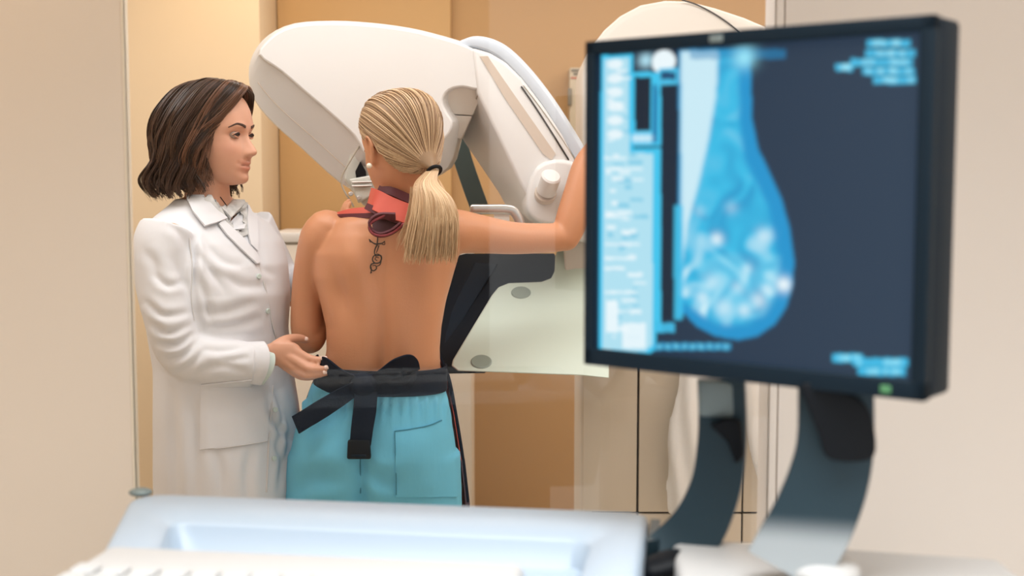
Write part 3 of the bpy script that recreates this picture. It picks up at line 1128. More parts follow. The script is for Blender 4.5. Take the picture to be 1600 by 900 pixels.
# ---------------------------------------------------------------- people: shared builders
M['skin_patient'] = mat('skin_tan', (208, 146, 108), 0.46, vary=0.05, vscale=14, bump=0.05, bscale=220, sss=0.10, attr='tint')
M['skin_doctor'] = mat('skin_fair', (214, 160, 132), 0.46, vary=0.03, vscale=14, bump=0.03, bscale=240, sss=0.12, attr='tint')
M['hair_brown'] = mat('hair_brown', (80, 57, 44), 0.32, attr='tint', spec=0.45)
M['hair_blond'] = mat('hair_blond', (222, 192, 156), 0.38, attr='tint', spec=0.6)
M['coat'] = mat('lab_coat_white', (224, 225, 229), 0.85, vary=0.015, vscale=20, bump=0.12, bscale=26, stretch=(1, 1, 0.5))
M['coat_edge'] = mat('lab_coat_seam', (214, 212, 212), 0.9)
M['cuff'] = mat('blouse_palegreen', (206, 220, 214), 0.85, vary=0.06, vscale=60)
M['blouse'] = mat('blouse_patterned', (200, 200, 198), 0.85, vary=0.5, vscale=60)
M['pants'] = mat('scrubs_blue', (104, 190, 222), 0.8, vary=0.05, vscale=10, bump=0.22, bscale=18, stretch=(1.6, 1, 0.6))
M['pants_seam'] = mat('scrubs_seam', (58, 132, 158), 0.85)
M['navy_strap'] = mat('strap_navy', (8, 21, 38), 0.85, spec=0.16, bump=0.1, bscale=180)
M['coral'] = mat('apron_coral', (220, 98, 82), 0.55, vary=0.03, vscale=20)
M['maroon'] = mat('apron_maroon', (94, 38, 48), 0.6)
M['plum'] = mat('apron_plum', (70, 58, 74), 0.6)
M['ink'] = mat('tattoo_ink', (62, 52, 46), 0.6)
M['eyewhite'] = mat('eye_white', (160, 140, 128), 0.25)
M['iris'] = mat('iris_brown', (58, 40, 30), 0.2)
M['lash'] = mat('lash_dark', (42, 30, 26), 0.7)
M['brow'] = mat('brow_brown', (78, 56, 46), 0.8)
M['nail'] = mat('nail_pale', (244, 214, 200), 0.25)
M['pearl'] = mat('pearl', (240, 228, 208), 0.2, coat=0.6)
M['shoe'] = mat('shoe_white', (226, 224, 220), 0.6)
M['trouser'] = mat('trouser_grey', (120, 122, 128), 0.8)


def proj(co):
    d = co - np.array(CAM)
    f = d[:, 1] * math.cos(PITCH) - d[:, 2] * math.sin(PITCH)
    u = d[:, 1] * math.sin(PITCH) + d[:, 2] * math.cos(PITCH)
    return 800 + F_PX * d[:, 0] / f, 450 - F_PX * u / f


ZS_ = [.117, .113, .104, .09, .07, .05, .03, .015, 0, -.015, -.03, -.045, -.06, -.075, -.09, -.1, -.109, -.115, -.118]
FR_ = [.006, .03, .05, .068, .081, .089, .0925, .0925, .087, .0865, .089, .0905, .0905, .0885, .0875, .0885, .086, .076, .05]
BK_ = [.02, .045, .068, .085, .096, .1, .101, .1, .097, .092, .085, .075, .062, .05, .04, .035, .03, .02, .01]
WD_ = [.012, .034, .052, .064, .072, .0755, .076, .0755, .074, .0725, .0705, .0675, .0625, .056, .047, .0385, .029, .021, .008]
NZ_ = [.03, .02, .012, .004, -.004, -.012, -.02, -.028, -.035, -.040, -.045, -.050, -.056]
NN_ = [0, .0006, .0028, .0062, .0110, .0160, .0208, .0254, .0288, .0290, .0235, .0095, .001]


def head_base(ear=True):
    N = 96
    rings = []
    for z in np.concatenate([np.linspace(.117, .1, 6), np.linspace(.095, -.1, 66), np.linspace(-.103, -.118, 6)]):
        f, b, w = interp(z, ZS_, FR_), interp(z, ZS_, BK_), interp(z, ZS_, WD_)
        r = []
        for j in range(N):
            a = 2 * math.pi * j / N
            s, c = math.sin(a), math.cos(a)
            x = w * math.copysign(abs(s) ** 0.88, s)
            y = (f if c > 0 else b) * math.copysign(abs(c) ** (0.92 if c > 0 else 0.95), c)
            if c > 0:
                wn = 0.0075 + 0.006 * smoothstep(-z, 0.0, 0.045)
                y += float(interp(z, NZ_, NN_)) * math.exp(-(abs(x) / wn) ** 2.2)
                y += 0.0085 * math.exp(-((abs(x) - .0135) / .0058) ** 2 - ((z + .0425) / .0075) ** 2)
                y -= 0.0125 * math.exp(-((abs(x) - .031) / .0165) ** 2 - ((z - .002) / .0125) ** 2)
                y += 0.0045 * math.exp(-((abs(x) - .030) / .022) ** 2 - ((z - .0225) / .008) ** 2)
                y += 0.004 * math.exp(-((abs(x) - .043) / .018) ** 2 - ((z + .03) / .02) ** 2)
                y += 0.004 * math.exp(-(x / .016) ** 2 - ((z + .1) / .011) ** 2)
                y += 0.0045 * math.exp(-(x / .024) ** 2 - ((z + .0715) / .014) ** 2)
            r.append(Vector((x, y, z)))
        rings.append(r)
    parts = [loft(rings)]
    if ear:
        for s in (-1, 1):
            parts.append(tube([(s * .071, .008, -.030), (s * .077, .012, -.005), (s * .086, .006, .018), (s * .092, -.010, .022), (s * .091, -.020, .006), (s * .085, -.014, -.016), (s * .078, -.001, -.034), (s * .073, .006, -.038)],
                              [.0045, .005, .0045, .0045, .005, .006, .0065, .005], n=10, sub=4))
            parts.append(ellipsoid((s * .0765, -.003, -.002), (.005, .014, .024)))
    return parts


def face_detail(me, HM):
    """lips, lids and creases pressed into the finished head; also returns the skin tint"""
    co = get_co(me)
    inv = np.array(HM.inverted())
    L = co @ inv[:3, :3].T + inv[:3, 3]
    x, y, z = L[:, 0], L[:, 1], L[:, 2]
    m = ((y > 0.03) & (np.abs(z) < .125) & (np.abs(x) < .08)).astype(float)
    ax = np.abs(x)
    smile = .0045 * (ax / .024) ** 2
    d = np.zeros(len(co))
    zl = z - smile
    d += .0032 * gauss(x, .017) * gauss(zl + .0655, .0042)
    d += .0042 * gauss(x, .015) * gauss(zl + .0785, .0052)
    d -= .0052 * np.exp(-(ax / .023) ** 6) * gauss(zl + .0715, .0020)
    d -= .003 * gauss(x, .02) * gauss(zl + .089, .005)
    d -= .0016 * gauss(x, .003) * gauss(z + .058, .005)
    d -= .002 * gauss(ax - .0265, .004) * gauss(zl + .071, .006)
    # lids
    d += .0042 * gauss(ax - .031, .0145) * gauss(z - .0095, .0038)
    d += .0026 * gauss(ax - .031, .0140) * gauss(z + .0085, .0035)
    # nostrils and wing crease
    d -= .004 * gauss(ax - .0075, .0032) * gauss(z + .0505, .0025)
    d -= .002 * gauss(ax - .021, .0028) * gauss(z + .042, .008)
    L2 = L.copy()
    L2[:, 1] += d * m
    A = np.array(HM)
    set_co(me, L2 @ A[:3, :3].T + A[:3, 3])
    tint = np.ones((len(co), 3))
    lips = m * np.exp(-(ax / .0225) ** 4) * np.clip(gauss(zl + .0655, .0058) + gauss(zl + .0785, .0062), 0, 1)
    lips *= (y > .07)
    tint -= lips[:, None] * np.array([.16, .36, .34])
    blush = m * gauss(ax - .047, .02) * gauss(z + .03, .02)
    tint -= blush[:, None] * np.array([.01, .07, .06])
    line = m * np.exp(-(ax / .023) ** 6) * gauss(zl + .0715, .0015) * (y > .07)
    tint -= line[:, None] * np.array([.3, .28, .28])
    return np.clip(tint, 0, 1)


def eyes(parent, HM, sides=(-1, 1)):
    for s in sides:
        c = Vector((s * .031, .0712, .0015))
        # eyeball with iris and pupil
        eb = ellipsoid((0, 0, 0), (.0112, .0112, .0112), 24, 16)
        eb.transform(Matrix.Translation(c))
        eb.transform(HM)
        o = link('eye', eb, M['eyewhite'], parent)
        look = Vector((s * -.05, 1, -.06)).normalized()
        ic = c + Vector((look.x * .0118, look.y * .0108, look.z * .011))
        ir = ellipsoid((0, 0, 0), (.0070, .0016, .0070), 20, 10)
        ir.transform(Matrix.Translation(ic))
        ir.transform(HM)
        link('iris', ir, M['iris'], o)
        # lids close over the ball
        for nm, zz, k in (('upper_lid', .0046, 1), ('lower_lid', -.0048, -1)):
            pts, rad = [], []
            for t in np.linspace(-1, 1, 9):
                px_ = s * .031 + t * .0132
                h = zz * (1 - t * t) + .0012 * (1 - abs(t)) * k
                dy = .0122 * math.sqrt(max(0, 1 - (t * .0132 / .0150) ** 2 - (h / .03) ** 2))
                pts.append(HM @ Vector((px_, .0722 + dy, .0012 + h)))
                rad.append(.0020 * (1 - .35 * t * t) if k > 0 else .0018 * (1 - .35 * t * t))
            lid = link(nm, tube(pts, rad, n=8, sub=3), M['lidskin'], o)
            if k > 0:
                lp = [p + (HM.to_3x3() @ Vector((0, .0015, -.0017))) for p in pts]
                link('lashes', tube(lp, [.0006 + .0017 * (1 - t * t) for t in np.linspace(-1, 1, 9)], n=6, sub=3), M['lash'], o)


def brows(parent, tree_hm, me, sides=(-1, 1)):
    HM = tree_hm
    t = bvh(me)
    inv = HM.inverted()
    for s in sides:
        pts, rad = [], []
        for k in np.linspace(0, 1, 9):
            xx = s * (.013 + .039 * k)
            zz = .0205 + .0065 * math.sin(min(k / .68, 1) * math.pi / 2) - .009 * max(0, k - .68) / .32
            d = (HM.to_3x3() @ Vector((0, -1, 0))).normalized()
            o = HM @ Vector((xx, .2, zz))
            h = t.ray_cast(o, d)
            p = (h[0] if h[0] is not None else HM @ Vector((xx, .085, zz))) - d * .0004
            pts.append(p)
            rad.append((.0008 + .0004, .0032 * (1 - .72 * k) + .0004))
        link('eyebrow', tube(pts, [(a, b) for a, b in rad], n=8, sub=3, ref=tuple(HM.to_3x3() @ Vector((0, 0, 1)))), M['brow'], parent)


def frame(center, f, tilt=0.0, roll=0.0, scale=1.0):
    """head matrix: f is the horizontal facing direction, tilt > 0 looks down"""
    f = Vector(f).normalized()
    r = Vector((f.y, -f.x, 0)).normalized()
    R = Matrix((r, f, Vector((0, 0, 1)))).transposed().to_4x4()
    return Matrix.Translation(Vector(center)) @ R @ Matrix.Rotation(-tilt, 4, 'X') @ Matrix.Rotation(roll, 4, 'Y') @ Matrix.Scale(scale, 4)


def hand_parts(w, d, palm, thumb, curl=0.35, scale=1.0, spread=0.05):
    """a posed hand: wrist w, direction d, palm normal, thumb side; returns closed meshes and fingertip places"""
    d, palm, thumb = Vector(d).normalized(), Vector(palm).normalized(), Vector(thumb).normalized()
    k = scale
    out = [tube([w - d * .012 * k, w + d * .02 * k, w + d * .055 * k, w + d * .088 * k], [(.026 * k, .019 * k), (.030 * k, .017 * k), (.038 * k, .015 * k), (.037 * k, .012 * k)], n=20, ref=tuple(palm), sq=.85)]
    nails = []
    for i, (o, L) in enumerate(((.030, .072), (.010, .080), (-.010, .075), (-.029, .060))):
        p = w + d * .085 * k + thumb * o * k
        dirv = (d + thumb * (o * 2.2 * spread / .05 * .35)).normalized()
        pts, ang = [p - dirv * .012 * k, p], 0
        for j, fr in enumerate((.46, .31, .23)):
            ang += curl * (1.0 if j else .6)
            v = dirv * math.cos(ang) + palm * math.sin(ang)
            p = p + v * L * fr * k
            pts.append(p)
        rr = [.0098 * k, .0096 * k, .0088 * k, .0080 * k, .0066 * k]
        if i == 3:
            rr = [r * .88 for r in rr]
        out.append(tube(pts, rr, n=12, sub=4))
        nails.append((pts[-1], v, palm))
    p = w + d * .018 * k + thumb * .022 * k
    pts = [p, p + (d * .6 + thumb * .55 + palm * .25).normalized() * .042 * k]
    pts.append(pts[-1] + (d * .85 + thumb * .35 + palm * .3).normalized() * .033 * k)
    pts.append(pts[-1] + (d * .95 + thumb * .1 + palm * .25).normalized() * .024 * k)
    out.append(tube(pts, [.0155 * k, .0125 * k, .0105 * k, .0078 * k], n=12, sub=4))
    return out


def leg_parts(hip, knee, ankle, fwd, k=1.0):
    hip, knee, ankle, fwd = Vector(hip), Vector(knee), Vector(ankle), Vector(fwd)
    return [tube([hip, hip.lerp(knee, .4), knee, knee.lerp(ankle, .3) - fwd * .015, knee.lerp(ankle, .7), ankle], [.085 * k, .075 * k, .054 * k, .054 * k, .040 * k, .034 * k], n=20),
            tube([ankle + Vector((0, 0, -.01)) - fwd * .03, ankle + fwd * .06 + Vector((0, 0, -.035)), ankle + fwd * .15 + Vector((0, 0, -.055))], [.032, (.036, .03), (.036, .016)], n=16, ref=(0, 0, 1))]


def shoe(ankle, fwd):
    ankle, fwd = Vector(ankle), Vector(fwd)
    z = -ankle.z
    g_ = Vector((ankle.x, ankle.y, 0))
    side = Vector((fwd.y, -fwd.x, 0))
    rings = []
    for t, w, h in ((-.075, .012, .03), (-.068, .028, .06), (-.04, .036, .085), (0, .038, .092), (.05, .042, .075), (.10, .046, .056), (.15, .044, .044), (.185, .034, .036), (.2, .012, .022)):
        r = []
        for j in range(20):
            a = 2 * math.pi * j / 20
            r.append(g_ + fwd * t + side * w * math.cos(a) + Vector((0, 0, max(0.001, h / 2 + h / 2 * math.copysign(abs(math.sin(a)) ** .7, math.sin(a))))))
        rings.append(r)
    return loft(rings)


def ring_at(cx, cy, z, a, bf, bb, n=56, e=0.9, l=None, f=None):
    """horizontal body section: half width a, front and back half depths"""
    out = []
    for j in range(n):
        t = 2 * math.pi * j / n
        s, c = math.sin(t), math.cos(t)
        sx = a * math.copysign(abs(s) ** e, s)
        sy = (bf if c > 0 else bb) * math.copysign(abs(c) ** e, c)
        if l is None:
            out.append(Vector((cx + sx, cy + sy, z)))
        else:
            out.append(Vector((cx, cy, z)) + l * sx + f * sy)
    return out


def strands(paths, rad, cols, taper=0.35, sides=3):
    """many thin hair strands in one mesh; paths are (k,3) arrays"""
    V, Fc, C = [], [], []
    for pth, r, c in zip(paths, rad, cols):
        k = len(pth)
        T = np.gradient(pth, axis=0)
        T /= np.linalg.norm(T, axis=1)[:, None] + 1e-9
        ref = np.array([0.31, -0.77, 0.55])
        A = np.cross(T, ref)
        A /= np.linalg.norm(A, axis=1)[:, None] + 1e-9
        B = np.cross(T, A)
        rr = r * (1 - (1 - taper) * np.linspace(0, 1, k) ** 2)[:, None]
        b0 = sum(len(v) for v in V) if False else strands.n
        for s in range(sides):
            a = 2 * math.pi * s / sides
            V.append(pth + (A * math.cos(a) + B * math.sin(a)) * rr)
        strands.n += sides * k
        for s in range(sides):
            s2 = (s + 1) % sides
            i = np.arange(k - 1)
            Fc.append(np.stack([b0 + s * k + i, b0 + s2 * k + i, b0 + s2 * k + i + 1, b0 + s * k + i + 1], 1))
        C.append(np.repeat(np.array(c)[None], sides * k, 0))
    V, Fc, C = np.concatenate(V), np.concatenate(Fc), np.concatenate(C)
    strands.n = 0
    me = bpy.data.meshes.new('strands')
    me.vertices.add(len(V))
    me.vertices.foreach_set('co', V.ravel())
    me.loops.add(len(Fc) * 4)
    me.loops.foreach_set('vertex_index', Fc.ravel().astype(np.int32))
    me.polygons.add(len(Fc))
    me.polygons.foreach_set('loop_start', np.arange(0, len(Fc) * 4, 4, dtype=np.int32))
    me.update()
    me.validate()
    set_col(me, C)
    return me


strands.n = 0


def merge_tinted(a, b):
    """join two tinted meshes keeping their colours"""
    ca = np.empty(len(a.vertices) * 4)
    cb = np.empty(len(b.vertices) * 4)
    a.color_attributes['tint'].data.foreach_get('color', ca)
    b.color_attributes['tint'].data.foreach_get('color', cb)
    me = join([a, b])
    if 'tint' in me.color_attributes:
        me.color_attributes.remove(me.color_attributes['tint'])
    set_col(me, np.concatenate([ca, cb]).reshape(-1, 4)[:, :3])
    return me


# ---------------------------------------------------------------- the patient
PY0 = 2.88
pat = empty('person', (P(585, 700, PY0).x, PY0, 0), 'woman seen from behind with blond ponytail, bare back, blue trousers and tied apron', 'person', None)


def prow(py, xl, xr, yc, bf, bb, e=0.88):
    a, b = P(xl, py, yc), P(xr, py, yc)
    return ring_at((a.x + b.x) / 2, yc, (a.z + b.z) / 2, (b.x - a.x) / 2, bf, bb, e=e)


torso = [(300, 596, 652, 2.885, .05, .05, 1), (314, 588, 664, 2.885, .052, .055, 1), (326, 570, 680, 2.885, .06, .062, .95), (336, 545, 700, 2.885, .07, .07, .92), (348, 520, 716, 2.885, .085, .078, .9),
         (368, 503, 722, 2.885, .10, .088, .88), (395, 490, 718, 2.885, .11, .094, .86), (430, 490, 708, 2.885, .125, .095, .86), (470, 501, 698, 2.88, .115, .093, .86), (510, 510, 690, 2.875, .098, .088, .86),
         (545, 511, 687, 2.875, .092, .086, .86), (575, 505, 688, 2.88, .095, .09, .88), (605, 492, 692, 2.88, .10, .10, .9), (645, 480, 698, 2.88, .105, .108, .92), (690, 474, 702, 2.88, .10, .11, .92), (735, 478, 700, 2.88, .09, .10, .95)]
bp_ = [loft([prow(*r) for r in torso])]
HMp = frame(P(625, 229, 2.872), (-math.sin(math.radians(40)), math.cos(math.radians(40)), 0), math.radians(6), math.radians(-2), 0.98)
hb = join(head_base())
hb.transform(HMp)
bp_.append(hb)
bp_.append(tube([P(626, 330, 2.885), P(625, 305, 2.885), P(624, 280, 2.88), P(624, 250, 2.875)], [.062, .054, .052, .052], n=24))
# left arm: upper arm down, forearm raised in front
la = [P(510, 362, 2.885), P(500, 380, 2.888), P(484, 430, 2.905), P(479, 480, 2.915), P(479, 515, 2.92), P(483, 530, 2.925)]
bp_.append(tube(la, [.050, .049, .038, .036, .036, .034], n=24))
lf = [P(484, 528, 2.925), P(497, 490, 2.97), P(512, 440, 3.01), P(528, 400, 3.04)]
bp_.append(tube(lf, [.037, .038, .034, .026], n=20))
bp_ += hand_parts(P(528, 411, 3.04), (0.10, 0.12, 1), (0.95, 0.3, -0.05), (-0.3, 0.95, 0.1), 0.12, 0.92)
# right arm reaching to the machine, forearm raised
ra = [P(694, 366, 2.885), P(712, 362, 2.89), P(745, 365, 2.92), P(800, 372, 2.96), P(850, 372, 3.0), P(880, 370, 3.02)]
bp_.append(tube(ra, [.050, .051, .045, .038, .035, .034], n=24))
rf = [P(884, 370, 3.02), P(893, 345, 3.03), P(906, 300, 3.045), P(917, 258, 3.06), P(942, 220, 3.07)]
bp_.append(tube(rf, [.034, .039, .038, .033, .026], n=20))
bp_ += hand_parts(P(948, 214, 3.07), (0.45, 0.10, 1), (0.45, 0.85, 0), (-0.85, 0.45, 0.1), 0.85, 0.92)
fw = Vector((0, 1, 0))
for s in (-1, 1):
    bp_ += leg_parts((pat.location.x + s * .085, 2.88, .80), (pat.location.x + s * .095, 2.88, .46), (pat.location.x + s * .095, 2.87, .085), fw)
body = remesh(bp_, 0.0042, 5)
co, no = get_co(body), get_no(body)
px_, py_ = proj(co)
back = (no[:, 1] < 0.25) & (co[:, 1] < 2.95)
spx = np.interp(py_, [330, 420, 560, 620], [606, 600, 598, 592])
d = np.zeros(len(co))
zone = smoothstep(py_, 335, 400) * (1 - smoothstep(py_, 585, 620))
d -= zone * (.007 + .007 * smoothstep(py_, 420, 560)) * gauss(px_ - spx, 13)
d += zone * .0035 * (gauss(px_ - spx - 32, 20) + gauss(px_ - spx + 32, 20)) * smoothstep(py_, 430, 560)
# shoulder blades
d += .014 * gauss(px_ - 552 - (py_ - 400) * .12, 26) * gauss(py_ - 405, 48)
d += .012 * gauss(px_ - 664 + (py_ - 400) * .15, 26) * gauss(py_ - 415, 40)
d -= .011 * gauss(px_ - 528 - (py_ - 450) * .2, 14) * gauss(py_ - 462, 34)
d -= .007 * gauss(px_ - 580 - (py_ - 420) * .1, 11) * gauss(py_ - 430, 50)
d += .002 * gauss(px_ - 540, 40) * gauss(py_ - 350, 10)
d -= .003 * gauss(px_ - 690, 12) * gauss(py_ - 450, 40)
co = co + no * (d * back)[:, None]
set_co(body, co)
tint = face_detail(body, HMp)
set_col(body, tint)
body_o = link('body', body, M['skin_patient'], pat, angle=180)
TB = Shift(body_o)
M['lidskin'] = mat('lid_skin', (196, 140, 112), 0.5)
eyes(pat, HMp, (-1,))
lp = [HMp @ Vector((-.031 - .014 + .004 * k, .0862 + .0015 * k * (3 - k), .006 + .0008 * k)) for k in range(4)]

# pearl ear stud
link('ear_stud', ellipsoid(P(577, 259, 2.79), (.0062, .0062, .0062)), M['pearl'], pat)

# tattoo on the upper back
ink = []


def stroke(pts, r):
    ink.append(tube([on(TB, x, y, .0004) for x, y in pts], [q * .00118 for q in r], n=6, sub=4))


stroke([(590, 366), (590, 374), (589, 383)], [.8, 1.3, 1.2])
stroke([(577, 374), (581, 378), (586, 381), (591, 381), (597, 380), (601, 377)], [.9, 1.0, 1.4, 1.5, 1.2, .8])
stroke([(577, 374), (578, 378), (581, 378)], [.6, .7, .6])
stroke([(601, 377), (601, 382), (597, 382)], [.6, .7, .6])
stroke([(589, 383), (586, 389), (585, 395), (587, 400)], [1.5, 1.2, 1.0, .9])
stroke([(592, 384), (590, 390), (588, 395)], [1.1, .9, .7])
stroke([(587, 400), (594, 399), (596, 404), (593, 410), (586, 411), (582, 406), (584, 400), (590, 397), (596, 400)], [1.2, 1.5, 1.5, 1.4, 1.3, 1.3, 1.1, 1.0, .9])
stroke([(589, 407), (586, 405), (588, 402), (592, 403)], [.9, .8, .7, .6])
stroke([(586, 411), (580, 413), (579, 419), (583, 423), (588, 420), (587, 415), (582, 415)], [1.3, 1.4, 1.4, 1.2, 1.1, .9, .7])
stroke([(580, 418), (580, 423), (579, 427), (581, 425)], [1.1, 1.0, .9, .6])
stroke([(596, 404), (594, 413), (589, 416)], [1.2, 1.0, .7])
link('tattoo', join(ink), M['ink'], body_o)

# trousers
pr = [(596, 489, 694, 2.88, .108, .108), (612, 484, 697, 2.88, .112, .114), (640, 473, 702, 2.88, .12, .126), (675, 463, 708, 2.88, .122, .137), (705, 456, 712, 2.88, .122, .142), (740, 450, 717, 2.88, .12, .14), (775, 447, 719, 2.88, .115, .13), (800, 448, 718, 2.88, .11, .12)]
pm = [loft([prow(*r, .9) for r in pr])]
for s in (-1, 1):
    hx = pat.location.x + s * .098
    pm.append(tube([(hx, 2.88, .82), (hx + s * .004, 2.88, .62), (hx + s * .002, 2.88, .40), (hx, 2.88, .10)], [(.098, .11), (.098, .105), (.09, .09), (.085, .09)], n=28, ref=(0, 1, 0), round_ends=False))
pants = remesh(pm, 0.005, 6)
co, no = get_co(pants), get_no(pants)
px_, py_ = proj(co)
d = np.zeros(len(co))
bk = no[:, 1] < 0.3
d += .014 * gauss(px_ - 515, 38) * gauss(py_ - 705, 45) + .014 * gauss(px_ - 640, 38) * gauss(py_ - 705, 45)
d -= .016 * gauss(px_ - 563, 12) * smoothstep(py_, 690, 740)
d -= .004 * gauss(px_ - 566, 6) * smoothstep(py_, 640, 690)
# gathers below the waistband
gth = (1 - smoothstep(py_, 615, 680))
d += gth * smoothstep(py_, 612, 632) * .0040 * np.sin(px_ * .36 + 1.2 * np.sin(py_ * .05 + px_ * .02)) + gth * smoothstep(py_, 612, 632) * .0022 * np.sin(px_ * .83 + 1.7)
# slack folds
d += .009 * np.sin((py_ + .55 * px_) * .09 + 1.5 * np.sin(px_ * .03)) * gauss(px_ - 500, 40) * gauss(py_ - 755, 40)
d += .007 * np.sin((py_ - .4 * px_) * .11 + np.sin(px_ * .05)) * gauss(px_ - 590, 34) * gauss(py_ - 760, 40)
d += .006 * np.sin((px_ + .25 * py_) * .12) * gauss(px_ - 480, 22) * gauss(py_ - 680, 50)
d += .003 * rnoise(co, 26, 3)
co = co + no * (d * np.where(bk, 1, .4))[:, None]
set_co(pants, co)
pants_o = link('trousers', pants, M['pants'], pat, angle=180)
TP = Shift(pants_o)
pocket = link('pocket', patch([(618, 674), (640, 671), (668, 665), (688, 657), (704, 690), (712, 745), (713, 776), (618, 776)], TP, .0018, .0016, 6), M['pants'], pants_o)
link('pocket_edge', tube([on(TP, x, y, .004) for x, y in ((617, 674), (640, 671), (668, 665), (688, 657))], .0014, n=6), M['pants_seam'], pocket)
link('seam', tube([on(TP, x, y, .0035) for x, y in ((617, 676), (618, 705), (619, 740), (619, 772))], .0011, n=6), M['pants_seam'], pocket)
link('seam', tube([on(TP, x, y, .0008) for x, y in ((567, 640), (565, 680), (563, 720), (563, 770))], .0014, n=6), M['pants_seam'], pants_o)
for s in (-1, 1):
    link('shoe', shoe((pat.location.x + s * .095, 2.87, .085), fw), M['shoe'], pat)

# lead apron in front of the body, its belt tied in a bow behind
apr = []
apron_rows = [(470, -.006), (540, -.006), (590, .002), (650, .004), (720, .006), (785, .016), (900, .03)]
rows = []
for py, fl in apron_rows:
    xl, xr = np.interp(py, [400, 500, 560, 600, 700, 800], [505, 508, 506, 488, 452, 446]), np.interp(py, [400, 500, 560, 600, 700, 800], [705, 692, 690, 697, 716, 722])
    a, b = P(xl, py, 2.90), P(xr, py, 2.90)
    cx, hw = (a.x + b.x) / 2, (b.x - a.x) / 2 + .006 + fl * .5
    r = []
    for th in np.linspace(-72 if py > 580 else -55, 82 if py > 580 else 55, 33):
        t = math.radians(th)
        r.append(Vector((cx + hw * math.sin(t), 2.885 + (.145 + fl * .4) * math.copysign(abs(math.cos(t)) ** .8, math.cos(t)), a.z)))
    rows.append(r)
ap_out = rows
ap_in = [[Vector((p.x * .985 + pat.location.x * .015, p.y - .008, p.z)) for p in r] for r in rows]
loop_rings = [o_r + list(reversed(i_r)) for o_r, i_r in zip(ap_out, ap_in)]
ap = empty('apron', (pat.location.x, 2.95, P(600, 600, 2.9).z), 'coral red protective apron with navy belt tied behind the blond woman', 'apron')
link('front_panel', loft(loop_rings), M['coral'], ap)
for k in (0, -1):
    link('edge_binding', tube([r[k] for r in rows[:6]], .0055, n=10), M['navy_strap'], ap)
link('hem', loft([[p + (p - Vector((pat.location.x, 2.885, p.z))) * .03 for p in r] + [p for p in reversed(i)] for r, i in
                  ((rows[4].copy(), ap_in[4]), (rows[5], ap_in[5]), (rows[6], ap_in[6]))]), M['plum'], ap)
belt_pts = []
wx0, wx1 = P(497, 590, 2.88).x, P(693, 600, 2.88).x
bcx, bhw = (wx0 + wx1) / 2, (wx1 - wx0) / 2 + .006
zb0 = P(590, 597, 2.79).z
for th in np.linspace(-100, 100, 25):
    t = math.radians(th)
    belt_pts.append(Vector((bcx + bhw * math.sin(t) * (1 if True else 1), 2.88 - .116 * math.copysign(abs(math.cos(t)) ** .85, math.cos(t)), zb0 + .012 * math.sin(t) * -0.3 + (.014 if th < -40 else 0) * (abs(th) - 40) / 60)))
belt = link('belt', band(belt_pts, .056, .005, (0, 0, 1), sub=3), M['navy_strap'], ap)
bow = 2.749


def B(x, y, dy=0.0):
    return P(x, y, bow + dy)


knot = remesh([ellipsoid(B(567, 604, .0), (.030, .017, .032)), tube([B(548, 596, .01), B(567, 600, -.008), B(590, 596, .01)], [(.012, .02)] * 3, n=16, ref=(0, 0, 1)),
               tube([B(560, 588, .005), B(568, 605, -.014), B(574, 622, .002)], [(.017, .007), (.022, .009), (.018, .007)], n=16, ref=(0, -1, 0))], .003, 3)
link('knot', knot, M['navy_strap'], ap)
for pts, w in (([(556, 598), (530, 586), (508, 570), (499, 572), (502, 586), (522, 598), (552, 606)], [.026, .032, .034, .032, .034, .034, .026]),
               ([(582, 596), (604, 584), (624, 570), (638, 566), (644, 578), (634, 598), (608, 606), (582, 606)], [.024, .034, .038, .036, .036, .038, .034, .026])):
    n_ = len(pts)
    yy = [0, -.006, .016, .044, .044, .016, .006] if n_ == 7 else [0, -.012, -.018, -.008, .008, .012, .008, .004]
    link('loop', band([B(x, y, q) for (x, y), q in zip(pts, yy)], w, .005, lambda t: (0.25, -0.35, 1)), M['navy_strap'], ap)
for q_, r_ in ((B(524, 588, .045), (.032, .012, .016)), (B(618, 588, .006), (.034, .010, .022))):
    link('bow_inside', ellipsoid(q_, r_), M['navy_strap'], ap)
link('tail', band([B(556, 606, -.004), B(530, 622, -.012), B(498, 642, -.012), B(462, 664, .01)], [.036, .040, .041, .042], .004, (0.45, -0.1, 1)), M['navy_strap'], ap)
link('tail', band([B(572, 612, -.01), B(570, 640, -.018), B(566, 668, -.022), B(563, 694, -.022)], [.050, .050, .048, .046], .004, (1, 0, 0)), M['navy_strap'], ap)
bk0 = B(561, 702, -.022)
buck = link('buckle', bevelled(loft([[bk0 + Vector((sx * .026, dy_, sz * .021)) for sx, sz in ((-1, -1), (1, -1), (.92, 1), (-.92, 1))] for dy_ in (-.007, .007)]), .004, 2), M['black'], ap)
link('slot', box_mesh(tuple(bk0 + Vector((-.016, -.009, -.016))), tuple(bk0 + Vector((.016, -.006, -.010))), .001), M['navy2'], buck)
# neck strap
link('neck_strap', band([P(684, 352, 2.93), P(668, 342, 2.84), P(640, 335, 2.805), P(612, 325, 2.80), P(588, 313, 2.815), P(578, 308, 2.87)], [.046, .047, .048, .047, .045, .043], .005, (0.10, 0.45, 1)), M['coral'], ap)
link('strap_border', band([P(684, 330, 2.92), P(660, 320, 2.85), P(640, 311, 2.825), P(612, 299, 2.825), P(592, 294, 2.85)], [.020, .021, .022, .020, .016], .004, (0.1, 0.55, 1)), M['maroon'], ap)
link('strap_border', band([P(645, 352, 2.80), P(620, 343, 2.797), P(596, 333, 2.80), P(572, 322, 2.82)], [.014, .017, .018, .014], .005, (0.2, 0.3, 1)), M['maroon'], ap)
link('shoulder_strap', band([P(604, 330, 2.815), P(575, 331, 2.83), P(548, 332, 2.855), P(522, 336, 2.885)], [.022, .022, .018, .008], .004, (0, 0.5, 1)), M['coral'], ap)
